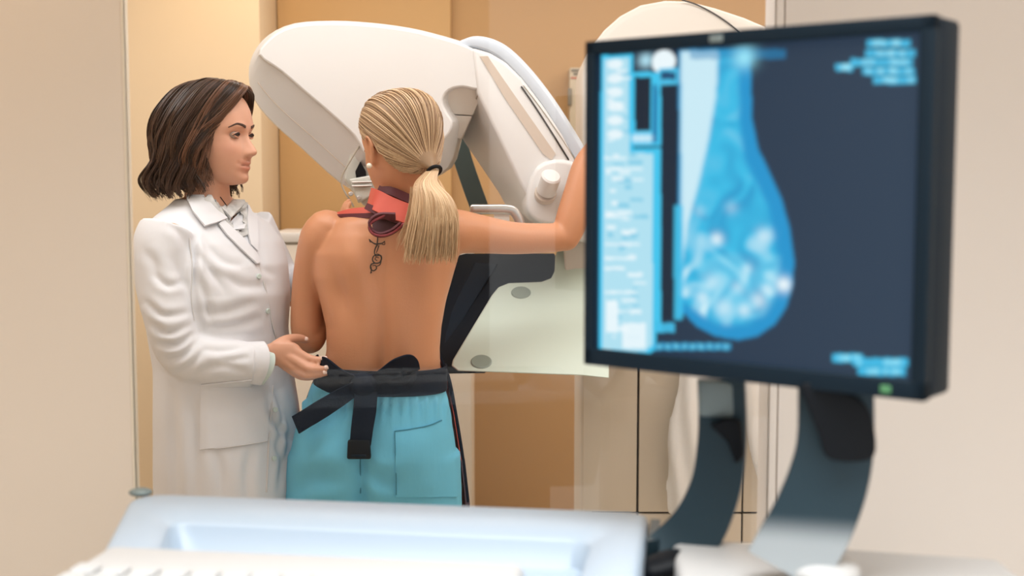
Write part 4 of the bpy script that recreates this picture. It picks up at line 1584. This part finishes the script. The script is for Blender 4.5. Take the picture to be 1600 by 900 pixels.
link('strap_border', band([P(640, 343, 2.80), P(604, 336, 2.808), P(575, 337, 2.82), P(548, 337, 2.842), P(521, 337, 2.88)], [.015, .013, .011, .009, .005], .005, (0, 0.25, 1)), M['maroon'], ap)
lo = [P(x, y, 2.778) for x, y in ((618, 338), (592, 338), (578, 349), (581, 361), (594, 367), (612, 362), (628, 350))]
link('hanging_loop', band(lo, [.02, .018, .016, .014, .014, .016, .018], .005, lambda t: (0.1, -0.6, 0.6)), M['maroon'], ap)
lo2 = [P(x, y, 2.774) for x, y in ((600, 337), (579, 349), (581, 363), (596, 368), (614, 363), (630, 350))]
link('loop_edge', tube(lo2, .0028, n=8), mat('loop_rose', (150, 62, 72), 0.6), ap)
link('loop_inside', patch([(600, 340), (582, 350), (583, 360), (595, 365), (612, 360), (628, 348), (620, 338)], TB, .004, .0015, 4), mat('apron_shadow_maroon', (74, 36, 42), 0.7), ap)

# hair: sleek to the tie, then a ponytail
rs = np.random.RandomState(11)
TIE = Vector((0.004, -.112, -.066))
hl = [(-.074, .030, .030), (-.066, .056, .060), (-.045, .074, .082), (0, .080, .094), (.045, .074, .082), (.066, .056, .060), (.074, .030, .030), (.078, .012, .01), (.078, -.022, -.012),
      (.072, -.034, -.035), (.058, -.060, -.066), (.02, -.082, -.086), (-.02, -.082, -.086), (-.056, -.062, -.062), (-.071, -.040, -.030), (-.076, -.030, -.006), (-.078, .006, .026), (-.076, .02, .028)]
hlp = np.array(catmull([np.array(h) for h in hl] + [np.array(hl[0])], 10))


HT = bvh(join(head_base(ear=False)))


def head_r(dv):
    """distance from head centre to the scalp along dv"""
    o = Vector((0, 0, 0))
    out = np.zeros(dv.shape[1])
    for i in range(dv.shape[1]):
        h = HT.ray_cast(Vector(dv[:, i]) * .3, -Vector(dv[:, i]))
        out[i] = h[0].length if h[0] is not None else .1
    return out


def sleek(root, lift, k=18, jit=0.0):
    a = np.array(root) / np.linalg.norm(root)
    t = np.array(TIE) / np.linalg.norm(TIE)
    om = math.acos(np.clip(a @ t, -1, 1))
    s = np.linspace(0, 1, k)
    q = (np.sin((1 - s) * om)[:, None] * a + np.sin(s * om)[:, None] * t) / math.sin(om)
    r = head_r(q.T)
    rt = np.linalg.norm(TIE)
    r = r + (lift + .006 * np.sin(s * math.pi)) * (1 - s ** 6)
    r = r * (1 - s ** 8) + rt * s ** 8
    p = q * r[:, None]
    for sx in (-1, 1):
        e = np.array([sx * .076, -.004, -.012])
        v = p - e
        v[:, 0] *= .5
        dd = np.linalg.norm(v, axis=1)
        w = np.clip((.034 - dd) / .034, 0, 1)
        push = np.array([0, -.55, 1.0])
        p = p + push[None] * (w * .034)[:, None]
    return p


def toworld(p, HM):
    A = np.array(HM)
    return p @ A[:3, :3].T + A[:3, 3]


cap_rings = [sleek(h, .002, 26) for h in hlp[:-1]]
capm = loft([[Vector(p) for p in toworld(r, HMp)] for r in cap_rings] + [[Vector(p) for p in toworld(cap_rings[0], HMp)]], cap=False, closed=False)
capm = evaluate(capm, [('SOLIDIFY', dict(thickness=.004, offset=0))])
set_col(capm, np.array([.52, .46, .42]))
paths, rad, cols = [], [], []
for i in range(2300):
    u = rs.rand() * (len(hlp) - 1)
    k = int(u)
    root = hlp[k] * (1 - u + k) + hlp[min(k + 1, len(hlp) - 1)] * (u - k)
    root = root + rs.normal(size=3) * .002
    p = sleek(root, .004 + .004 * rs.rand(), 20)
    side = np.cross(p[-1] - p[0], p[9])
    side /= np.linalg.norm(side) + 1e-9
    p = p + side * (np.sin(np.linspace(0, math.pi, 20)) * rs.normal() * .004)[:, None]
    paths.append(toworld(p, HMp))
    rad.append(.0009 + .0006 * rs.rand())
    g_ = rs.rand()
    top = max(0.0, root[2]) / .1
    c = np.array([.48, .39, .33]) if g_ < .30 + .25 * top * rs.rand() else (np.array([1.0, .96, .92]) if g_ < .75 else np.array([.82, .74, .66]))
    cols.append(np.clip(c * (0.85 + .25 * rs.rand()), 0, 1.15))
# ponytail
tw = HMp @ TIE
pc = [tw + Vector((0, -.004, 0)), P(666, 286, 2.742), P(675, 310, 2.725), P(678, 340, 2.722), P(675, 370, 2.728), P(671, 396, 2.735)]
pw = [.012, .024, .040, .050, .052, .052]
pdp = [.010, .020, .026, .028, .026, .022]
cc = np.array(catmull([np.array([*p, a, b]) for p, a, b in zip(pc, pw, pdp)], 5))
for i in range(1500):
    a = rs.rand() * 6.28
    r = math.sqrt(rs.rand()) if rs.rand() < .6 else 0.97
    ox, oy = r * math.cos(a), r * math.sin(a)
    e = len(cc) - (rs.randint(0, 3) if rs.rand() < .7 else 0)
    q = cc[:e]
    s = np.linspace(0, 1, e)
    wv = rs.normal() * .004 * s ** 2
    p = np.stack([q[:, 0] + ox * q[:, 3] + wv + .003 * np.sin(s * 6 + i % 7) * s, q[:, 1] + oy * q[:, 4], q[:, 2] - rs.rand() ** 2 * .034 * s ** 2 + .010 * s ** 2], 1)
    paths.append(p)
    rad.append(.0009 + .0007 * rs.rand())
    g_ = rs.rand()
    c = np.array([.74, .62, .52]) if g_ < .2 else (np.array([1.08, 1.06, 1.02]) if g_ < .7 else np.array([.92, .84, .76]))
    cols.append(c * (0.9 + .2 * rs.rand()))
# loose wisps
for i in range(46):
    x0 = 640 + rs.rand() * 10
    x1 = 618 + rs.rand() * 22
    p = np.array(catmull([np.array(P(x0, 290 + rs.rand() * 20, 2.765)), np.array(P((x0 + x1) / 2 + 4, 340, 2.765)), np.array(P(x1, 372 + rs.rand() * 22, 2.772))], 8))
    paths.append(p)
    rad.append(.0006)
    cols.append([1.0, .96, .9])
for i in range(24):
    a = rs.rand()
    p = np.array(catmull([np.array(tw), np.array(P(685 + 12 * a, 300, 2.74)), np.array(P(704 + 14 * a * rs.rand(), 330 + 20 * rs.rand(), 2.74))], 8))
    paths.append(p)
    rad.append(.0005)
    cols.append([1.0, .94, .86])
hm = strands(paths, rad, cols)
core = loft([[Vector((q[0] + .86 * q[3] * math.cos(t), q[1] + .8 * q[4] * math.sin(t), q[2])) for t in np.linspace(0, 2 * math.pi, 24, endpoint=False)] for q in cc])
set_col(core, np.array([.78, .68, .58]))
hair = merge_tinted(merge_tinted(hm, capm), core)
hair_o = link('hair', hair, M['hair_blond'], pat, angle=180)
# hair tie
tt = Vector((0.35, -.55, -.75)).normalized()
ts, tq = tt.orthogonal().normalized(), tt.cross(tt.orthogonal()).normalized()
tp = [tw + Vector((.002, -.004, -.002)) + (ts * math.cos(a) + tq * math.sin(a)) * .015 for a in np.linspace(0, 2 * math.pi, 17)]
link('hair_tie', tube(tp, .0042, n=10, sub=2, round_ends=False), M['black'], pat)

# ---------------------------------------------------------------- the doctor
DP = math.radians(50)
Fd = Vector((math.sin(DP), -math.cos(DP), 0))
Ld = Vector((math.cos(DP), math.sin(DP), 0))
DB0 = Vector((P(336, 500, 2.93).x, 2.93, 0))
doc = empty('person', DB0, 'woman in white lab coat with wavy dark hair holding the elbow of the other woman', 'person', None)


def drow(z, fo, a, bf, bb, so=0.0, e=.88):
    c = DB0 + Fd * fo + Ld * so
    return ring_at(c.x, c.y, z, a, bf, bb, e=e, l=Ld, f=Fd)


body_rows = [(.84, .02, .125, .10, .085), (.95, .02, .135, .10, .085), (1.05, .01, .130, .10, .085), (1.12, .005, .135, .105, .09), (1.20, .0, .150, .125, .095), (1.26, -.005, .160, .112, .098),
             (1.31, -.012, .145, .090, .088), (1.345, -.018, .110, .068, .072), (1.37, -.022, .080, .058, .062), (1.40, -.022, .060, .052, .056)]
bm2 = [loft([drow(*r) for r in body_rows])]
dpsi = math.radians(70)
HMd = frame(P(335, 212, 2.93), (math.sin(dpsi), -math.cos(dpsi), 0), math.radians(1), math.radians(-1), 0.945)
hb = join(head_base())
hb.transform(HMd)
bm2.append(hb)
nk0 = DB0 - Fd * .022
bm2.append(tube([Vector((nk0.x, nk0.y, 1.34)), Vector((nk0.x, nk0.y, 1.39)) + Fd * .004, HMd @ Vector((0, -.022, -.085)), HMd @ Vector((0, -.018, -.03))], [.060, .052, .050, .050], n=24))
RS = [P(266, 376, 2.81), P(256, 420, 2.79), P(262, 490, 2.765), P(284, 548, 2.765), P(330, 563, 2.77), P(385, 563, 2.785), P(424, 556, 2.798)]
bm2.append(tube(RS, [.040, .042, .041, .038, .036, .030, .0225], n=20))
LS = [P(386, 362, 3.05), P(420, 410, 3.09), P(446, 452, 3.10), P(470, 455, 3.06), P(492, 452, 3.03)]
bm2.append(tube(LS, [.040, .041, .038, .032, .025], n=20))
bm2 += hand_parts(P(494, 452, 3.03), (1, -.25, .05), (0.1, -.9, -.2), (0, .1, 1), 0.25, 0.9)
# right hand with its fingers laid on the patient's elbow
YH = 2.794


def H(x, y, dy=0.0):
    return P(x, y, YH + dy)


bm2.append(tube([H(418, 557), H(430, 553, .0), H(444, 553, .0), H(457, 556, .004), H(463, 558, .006)], [(.025, .018), (.026, .017), (.030, .015), (.029, .013), (.024, .011)], n=20, ref=(0, 1, 0), sq=.85))
fingers = {
    'thumb': ([(432, 541, .0), (445, 533, .016), (458, 529, .040), (470, 529, .058), (479, 531.5, .068)], [.014, .0130, .0112, .0100, .0080]),
    'index': ([(452, 545, .0), (464, 550, .0), (481, 559, -.002), (496, 562.5, -.008), (509, 562, -.014)], [.0115, .0105, .0094, .0084, .0068]),
    'middle': ([(449, 556, -.004), (461, 563, -.008), (481, 575, -.014), (499, 577, -.024), (515, 575.5, -.032)], [.0110, .0102, .0094, .0084, .0068]),
    'ring': ([(445, 564, -.004), (457, 573, -.006), (476, 586, -.010), (495, 586, -.020), (512, 582.5, -.028)], [.0105, .0098, .0090, .0080, .0064]),
    'little': ([(440, 568, .004), (450, 576, .006), (466, 587, .006), (480, 590.5, .006), (492, 589.5, .008)], [.0100, .0090, .0080, .0070, .0056]),
}
for k, (pp, rr) in fingers.items():
    bm2.append(tube([H(x, y, dy) for x, y, dy in pp], rr, n=14, sub=5))
for s in (-1, 1):
    hp_ = DB0 + Ld * s * .07 + Fd * .02
    kn_ = DB0 + Ld * s * .09 + Fd * .01
    bm2 += leg_parts((hp_.x, hp_.y, .86), (kn_.x, kn_.y, .46), (kn_.x, kn_.y, .085), Fd, .85)
dbody = remesh(bm2, 0.0036, 4)
tint = face_detail(dbody, HMd)
set_col(dbody, tint)
dbody_o = link('body', dbody, M['skin_doctor'], doc, angle=180)
eyes(doc, HMd)
mw_ = dbody.copy()
mw_.transform(Matrix.Translation(wloc(dbody_o)))
brows(doc, HMd, mw_)
bpy.data.meshes.remove(mw_)
for k, (x0, y0, x1, y1, dy) in {'thumb': (474, 529, 480, 529.5, .0565), 'index': (502, 559.5, 510, 559.5, -.021), 'middle': (508, 574, 516, 573.5, -.040), 'ring': (506, 582, 513, 580.5, -.035)}.items():
    a, b = H(x0, y0, dy), H(x1, y1, dy + .003)
    link('fingernail', tube([a, b], [(.0044, .0024), (.0046, .0022)], n=12, sub=3, ref=(0.1, -1, .35)), M['nail'], dbody_o)

# lab coat
cr = [(.52, .045, .19, .15, .125), (.66, .045, .186, .146, .122), (.80, .04, .182, .140, .118), (.92, .035, .176, .134, .112), (1.02, .024, .168, .126, .105), (1.10, .010, .168, .132, .115),
      (1.18, .004, .175, .145, .115), (1.25, -.003, .180, .136, .118), (1.30, -.010, .180, .114, .112), (1.335, -.018, .160, .094, .098), (1.362, -.022, .122, .078, .082), (1.385, -.024, .084, .072, .072), (1.398, -.024, .068, .064, .064)]
cm = [loft([drow(*r) for r in cr])]
slv = [P(262, 358, 2.815), P(254, 384, 2.80), P(253, 430, 2.785), P(262, 490, 2.76), P(284, 548, 2.765), P(330, 564, 2.77), P(378, 566, 2.782), P(398, 567, 2.788)]
cm.append(tube(slv, [.062, .064, .060, .053, .0535, .050, .046, .045], n=32, round_ends=False))
fsl = [P(388, 350, 3.045), P(412, 395, 3.075), P(436, 438, 3.09), P(456, 444, 3.075), P(468, 446, 3.06)]
cm.append(tube(fsl, [.060, .056, .052, .046, .043], n=24, round_ends=False))
coat = remesh(cm, 0.0045, 5)
co, no = get_co(coat), get_no(coat)
px_, py_ = proj(co)
# which part of the coat each place belongs to: sleeve in front or trunk
axis = np.array(catmull([np.array(p) for p in slv], 6))
dist = np.min(np.linalg.norm(co[:, None, :] - axis[None], axis=2), axis=1)
sl = 1 - smoothstep(dist, .062, .080)
d = np.zeros(len(co))
front = no[:, 1] < 0.4
def crease_line(px, py, pts, w, a):
    """one drawn-in fold: a valley along a line with soft swells beside it, fading at its ends"""
    q = np.array(catmull([np.array(p, float) for p in pts], 40))
    dx = px[:, None] - q[None, :, 0]
    dy = py[:, None] - q[None, :, 1]
    r2 = dx * dx + dy * dy
    k = np.argmin(r2, 1)
    r = np.sqrt(r2[np.arange(len(px)), k])
    fade = np.sin(np.pi * (k + .8) / (len(q) + .6)) ** .6
    return fade * a * (-gauss(r, w) + .55 * gauss(r - 2.1 * w, 1.3 * w))


SLEEVE = [([(240, 428), (262, 446), (288, 440)], 5, .004), ([(226, 470), (255, 492), (296, 488)], 5, .005), ([(236, 505), (262, 520), (300, 508)], 5, .006),
          ([(246, 535), (275, 538), (304, 520)], 5, .007), ([(256, 562), (284, 556), (308, 534)], 5, .006), ([(272, 588), (298, 570), (322, 542)], 5, .004),
          ([(318, 546), (350, 548), (386, 540)], 5, .004), ([(305, 584), (345, 572), (388, 582)], 6, .004), ([(340, 560), (365, 562), (392, 558)], 5, .003),
          ([(262, 348), (282, 366), (292, 392)], 6, .004), ([(225, 390), (240, 410), (248, 440)], 7, .003), ([(270, 400), (280, 430), (292, 455)], 6, .004)]
TRUNK = [([(300, 352), (304, 400), (302, 450), (306, 500), (312, 528)], 5, .012), ([(312, 366), (330, 392), (352, 410), (380, 416)], 6, .005),
         ([(310, 396), (332, 428), (352, 456)], 6, .006), ([(308, 430), (320, 468), (330, 505)], 6, .006), ([(338, 424), (378, 446), (420, 446)], 7, .004),
         ([(312, 486), (352, 488), (402, 470)], 7, .005), ([(320, 515), (360, 510), (410, 496)], 7, .005), ([(400, 396), (412, 420), (430, 432)], 6, .003),
         ([(430, 606), (440, 648), (434, 704)], 5, .006), ([(446, 630), (452, 682), (442, 744)], 5, .006), ([(416, 616), (428, 658), (456, 690)], 5, .006),
         ([(432, 690), (440, 725), (436, 768)], 5, .005), ([(300, 610), (306, 690), (302, 790)], 8, .006), ([(268, 600), (272, 690), (276, 790)], 8, .006),
         ([(340, 706), (346, 745), (344, 800)], 7, .004), ([(392, 700), (386, 740), (388, 800)], 7, .005)]
tr_ = 1 - sl
for pts, w, a in SLEEVE:
    d += sl * crease_line(px_, py_, pts, w, a)
for pts, w, a in TRUNK:
    d += tr_ * crease_line(px_, py_, pts, w, a)
d += .0018 * rnoise(co, 22, 5)
# open neck: the coat stands away where the blouse and the throat show
Vn = [(328, 296), (346, 288), (368, 290), (374, 318), (379, 345), (379, 362), (370, 360), (352, 338), (336, 318)]
ins = np.array([inside((a, b), Vn) for a, b in zip(px_, py_)]) & front & (py_ < 370) & (py_ > 270)
co = co + no * (d * np.where(front, 1, .6))[:, None]
co[ins] -= np.array(Fd)[None] * .022 + no[ins] * .012
set_co(coat, co)
coat_o = link('lab_coat', coat, M['coat'], doc, angle=180)
TC = Shift(coat_o)
# blouse inside the opening, then collar and lapels
bl = link('blouse', patch([(317, 292), (328, 296), (340, 314), (352, 332), (366, 352), (379, 362), (381, 350), (376, 322), (371, 296), (379, 300), (384, 330), (386, 368), (376, 372), (354, 350), (330, 322)], TC, .003, .0018, 4), M['blouse'], doc)
link('collar', patch([(318, 286), (330, 292), (343, 312), (352, 327), (349, 342), (336, 330), (322, 314)], TC, .010, .0022, 4), M['blouse'], bl)
link('collar', patch([(356, 283), (370, 286), (380, 304), (382, 322), (375, 332), (366, 318), (360, 300)], TC, .010, .0022, 4), M['blouse'], bl)
link('necklace', tube([on(Shift(dbody_o), x, y, .001, 2.85) for x, y in ((344, 308), (354, 322), (364, 338), (371, 352))], .0011, n=6), M['lash'], doc)
link('lapel', patch([(322, 318), (336, 332), (352, 350), (376, 372), (398, 396), (406, 410), (399, 414), (376, 392), (352, 368), (340, 352), (346, 347), (334, 333)], TC, .0055, .0022, 4), M['coat'], coat_o)
link('collar', patch([(290, 304), (304, 296), (316, 294), (326, 318), (352, 345), (335, 352), (318, 357), (301, 334)], TC, .009, .0028, 4), M['coat'], coat_o)
link('lapel', patch([(384, 318), (394, 326), (399, 345), (401, 372), (400, 394), (390, 384), (386, 368), (384, 345)], TC, .0055, .0022, 4), M['coat'], coat_o)
link('collar', patch([(368, 286), (378, 288), (392, 300), (404, 314), (406, 324), (396, 326), (386, 320), (378, 306)], TC, .009, .0028, 4), M['coat'], coat_o)
link('front_edge', tube([on(TC, x, y, .0012) for x, y in ((400, 404), (414, 450), (424, 500), (432, 530))], .0022, n=8), M['coat_edge'], coat_o)
link('front_edge', tube([on(TC, x, y, .0012) for x, y in ((426, 604), (424, 640), (420, 690), (418, 730), (416, 768))], .0022, n=8), M['coat_edge'], coat_o)
for x, y in ((404, 432), (418, 486), (430, 640), (428, 716)):
    q = on(TC, x, y, .001)
    n_ = (q - on(TC, x, y, 0)).normalized()
    link('button', cyl(q - n_ * .001, q + n_ * .003, .0062, 16, .001), M['cuff'], coat_o)
link('pocket', patch([(314, 600), (418, 590), (417, 690), (366, 696), (314, 702)], TC, .002, .0016, 6), M['coat'], coat_o)
link('pocket_seam', tube([on(TC, x, y, .004) for x, y in ((314, 702), (340, 700), (366, 697), (392, 693), (417, 689))], .0012, n=6), M['coat_edge'], coat_o)
link('sleeve_seam', tube([on(TC, x, y, .0006) for x, y in ((296, 372), (300, 420), (299, 460), (303, 500))], .0014, n=6), M['coat_edge'], coat_o)


def cuff(p0, p1, r0, r1, th, m, name):
    """open sleeve end with real thickness"""
    p0, p1 = Vector(p0), Vector(p1)
    t = (p1 - p0).normalized()
    s = t.cross(Vector((0, 0, 1))).normalized()
    q = s.cross(t)
    prof = [(0, r0), (.5, (r0 + r1) / 2), (.95, r1), (1, r1 - th * .5), (.95, r1 - th), (.5, (r0 + r1) / 2 - th), (0, r0 - th)]
    rr = []
    for h, r in prof:
        c = p0.lerp(p1, h)
        rr.append([c + s * r * .86 * math.cos(2 * math.pi * j / 32) + q * r * math.sin(2 * math.pi * j / 32) + t * .006 * math.sin(4 * math.pi * j / 32 + 1) * h for j in range(32)])
    return link(name, loft(rr, cap=False), m, coat_o)


cuff(P(386, 566.5, 2.784), P(415, 568, 2.794), .0462, .0490, .003, M['coat'], 'cuff')
cuff(P(396, 568, 2.788), P(422, 573, 2.797), .0400, .0425, .003, M['cuff'], 'blouse_cuff')
cuff(P(460, 445, 3.07), P(476, 447, 3.05), .044, .046, .003, M['coat'], 'cuff')
for s in (-1, 1):
    kn_ = DB0 + Ld * s * .09 + Fd * .01
    link('trouser_leg', tube([Vector((kn_.x, kn_.y, .56)), Vector((kn_.x, kn_.y, .3)), Vector((kn_.x, kn_.y, .09))], [.075, .068, .066], n=20, round_ends=False), M['trouser'], doc)
    link('shoe', shoe((kn_.x, kn_.y, .085), Fd), M['shoe'], doc)

# wavy hair, parted on the far side
near = [[(-.020, .052, .116), (.004, .086, .115), (.034, .086, .090), (.060, .060, .050), (.079, .024, -.005), (.077, .018, -.065), (.063, .018, -.122)],
        [(-.020, .030, .126), (.028, .048, .124), (.066, .035, .082), (.086, .006, .022), (.092, -.006, -.045), (.084, -.008, -.100), (.066, -.008, -.142)],
        [(-.018, .0, .130), (.038, -.008, .122), (.080, -.032, .070), (.094, -.058, .008), (.092, -.062, -.055), (.088, -.066, -.108), (.070, -.058, -.150)],
        [(-.016, -.035, .128), (.026, -.078, .112), (.056, -.112, .055), (.064, -.130, -.008), (.066, -.122, -.060), (.068, -.132, -.104), (.052, -.108, -.150)],
        [(-.014, -.050, .124), (.004, -.098, .102), (.012, -.132, .046), (.012, -.148, -.010), (.014, -.136, -.060), (.016, -.152, -.100), (.010, -.122, -.146)]]
far = [[(x if i == 0 else -x - .004, y, z) for i, (x, y, z) in enumerate(g_)] for g_ in near[3::-1]]
far[-1] = [(-.020, .052, .114), (-.040, .074, .104), (-.056, .066, .078), (-.070, .046, .040), (-.080, .016, -.010), (-.078, .008, -.070), (-.064, .012, -.130)]
G = np.array(near + far)
NG = len(G)


def guide(u, k=26):
    """centre line of the hair at u (0 front near side .. 1 front far side)"""
    x = u * (NG - 1)
    i = min(int(x), NG - 2)
    t = x - i
    p0, p1, p2, p3 = G[max(i - 1, 0)], G[i], G[i + 1], G[min(i + 2, NG - 1)]
    c = 0.5 * (2 * p1 + (p2 - p0) * t + (2 * p0 - 5 * p1 + 4 * p2 - p3) * t * t + (3 * p1 - p0 - 3 * p2 + p3) * t ** 3)
    q = np.array(catmull(list(c), 5))
    s = np.linspace(0, len(q) - 1, k)
    return np.stack([np.interp(s, np.arange(len(q)), q[:, a]) for a in range(3)], 1)


rs = np.random.RandomState(5)
paths, rad, cols = [], [], []
axis_c = np.array([0, -.03, 0])


def hair_axes(p):
    out = p - axis_c
    out[:, 2] *= .3
    out /= np.linalg.norm(out, axis=1)[:, None] + 1e-9
    return out, np.cross(out, np.array([0, 0, 1.0]))


for ci in range(120):
    u = (ci + rs.rand()) / 120
    s = np.linspace(0, 1, 32)
    p0 = guide(u, 32)
    out, tan = hair_axes(p0)
    amp = smoothstep(s, .22, .8)
    ph, f1 = rs.rand() * 6.28, 10 + 5 * rs.rand()
    depth = rs.normal() * .006
    curl = rs.rand()
    pc_ = p0 + tan * (amp * .015 * np.sin(s * f1 + ph))[:, None] + out * (amp * .011 * np.sin(s * f1 + ph + 1.4) + depth * np.clip(s * 3, 0, 1))[:, None]
    flick = (.026 * curl if curl > .45 else -.016 * (1 - curl)) * smoothstep(s, .74, 1) ** 1.4
    pc_ = pc_ + out * flick[:, None]
    pc_[:, 2] += np.abs(flick) * .5
    n_in = 24
    g0 = rs.rand()
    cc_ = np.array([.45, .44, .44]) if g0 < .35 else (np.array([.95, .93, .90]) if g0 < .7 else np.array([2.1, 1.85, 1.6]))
    for k in range(n_in):
        w = (.0066 * (1 - .45 * s ** 1.5))
        a, b_ = rs.normal(), rs.normal()
        p = pc_ + tan * (a * w)[:, None] + out * (b_ * w * .45)[:, None] + tan * (.0018 * np.sin(s * 22 + k) * amp)[:, None]
        e = 32 - rs.randint(0, 4)
        paths.append(toworld(p[:e], HMd))
        rad.append(.0009 + .0008 * rs.rand())
        cols.append(cc_ * (0.8 + .4 * rs.rand()))
# stray ends that stand off at the back
for i in range(60):
    u = .30 + .30 * rs.rand()
    p = guide(u, 32)
    out, tan = hair_axes(p)
    s = np.linspace(0, 1, 32)
    p = p + out * ((.010 + .02 * rs.rand()) * smoothstep(s, .55, 1) + .004 * np.sin(s * 14 + i))[:, None] + tan * (.012 * rs.normal() * s ** 2)[:, None]
    paths.append(toworld(p, HMd))
    rad.append(.0006)
    cols.append(np.array([.9, .86, .82]))
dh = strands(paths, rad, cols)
us = np.linspace(0, 1, 60)
sheet = []
for u in us:
    p = guide(u, 30)
    out = p - axis_c
    out[:, 2] *= .3
    out /= np.linalg.norm(out, axis=1)[:, None] + 1e-9
    cl = math.floor(u * 34) * 1.7
    sheet.append([Vector(q) for q in toworld((p - out * .009)[:28], HMd)])
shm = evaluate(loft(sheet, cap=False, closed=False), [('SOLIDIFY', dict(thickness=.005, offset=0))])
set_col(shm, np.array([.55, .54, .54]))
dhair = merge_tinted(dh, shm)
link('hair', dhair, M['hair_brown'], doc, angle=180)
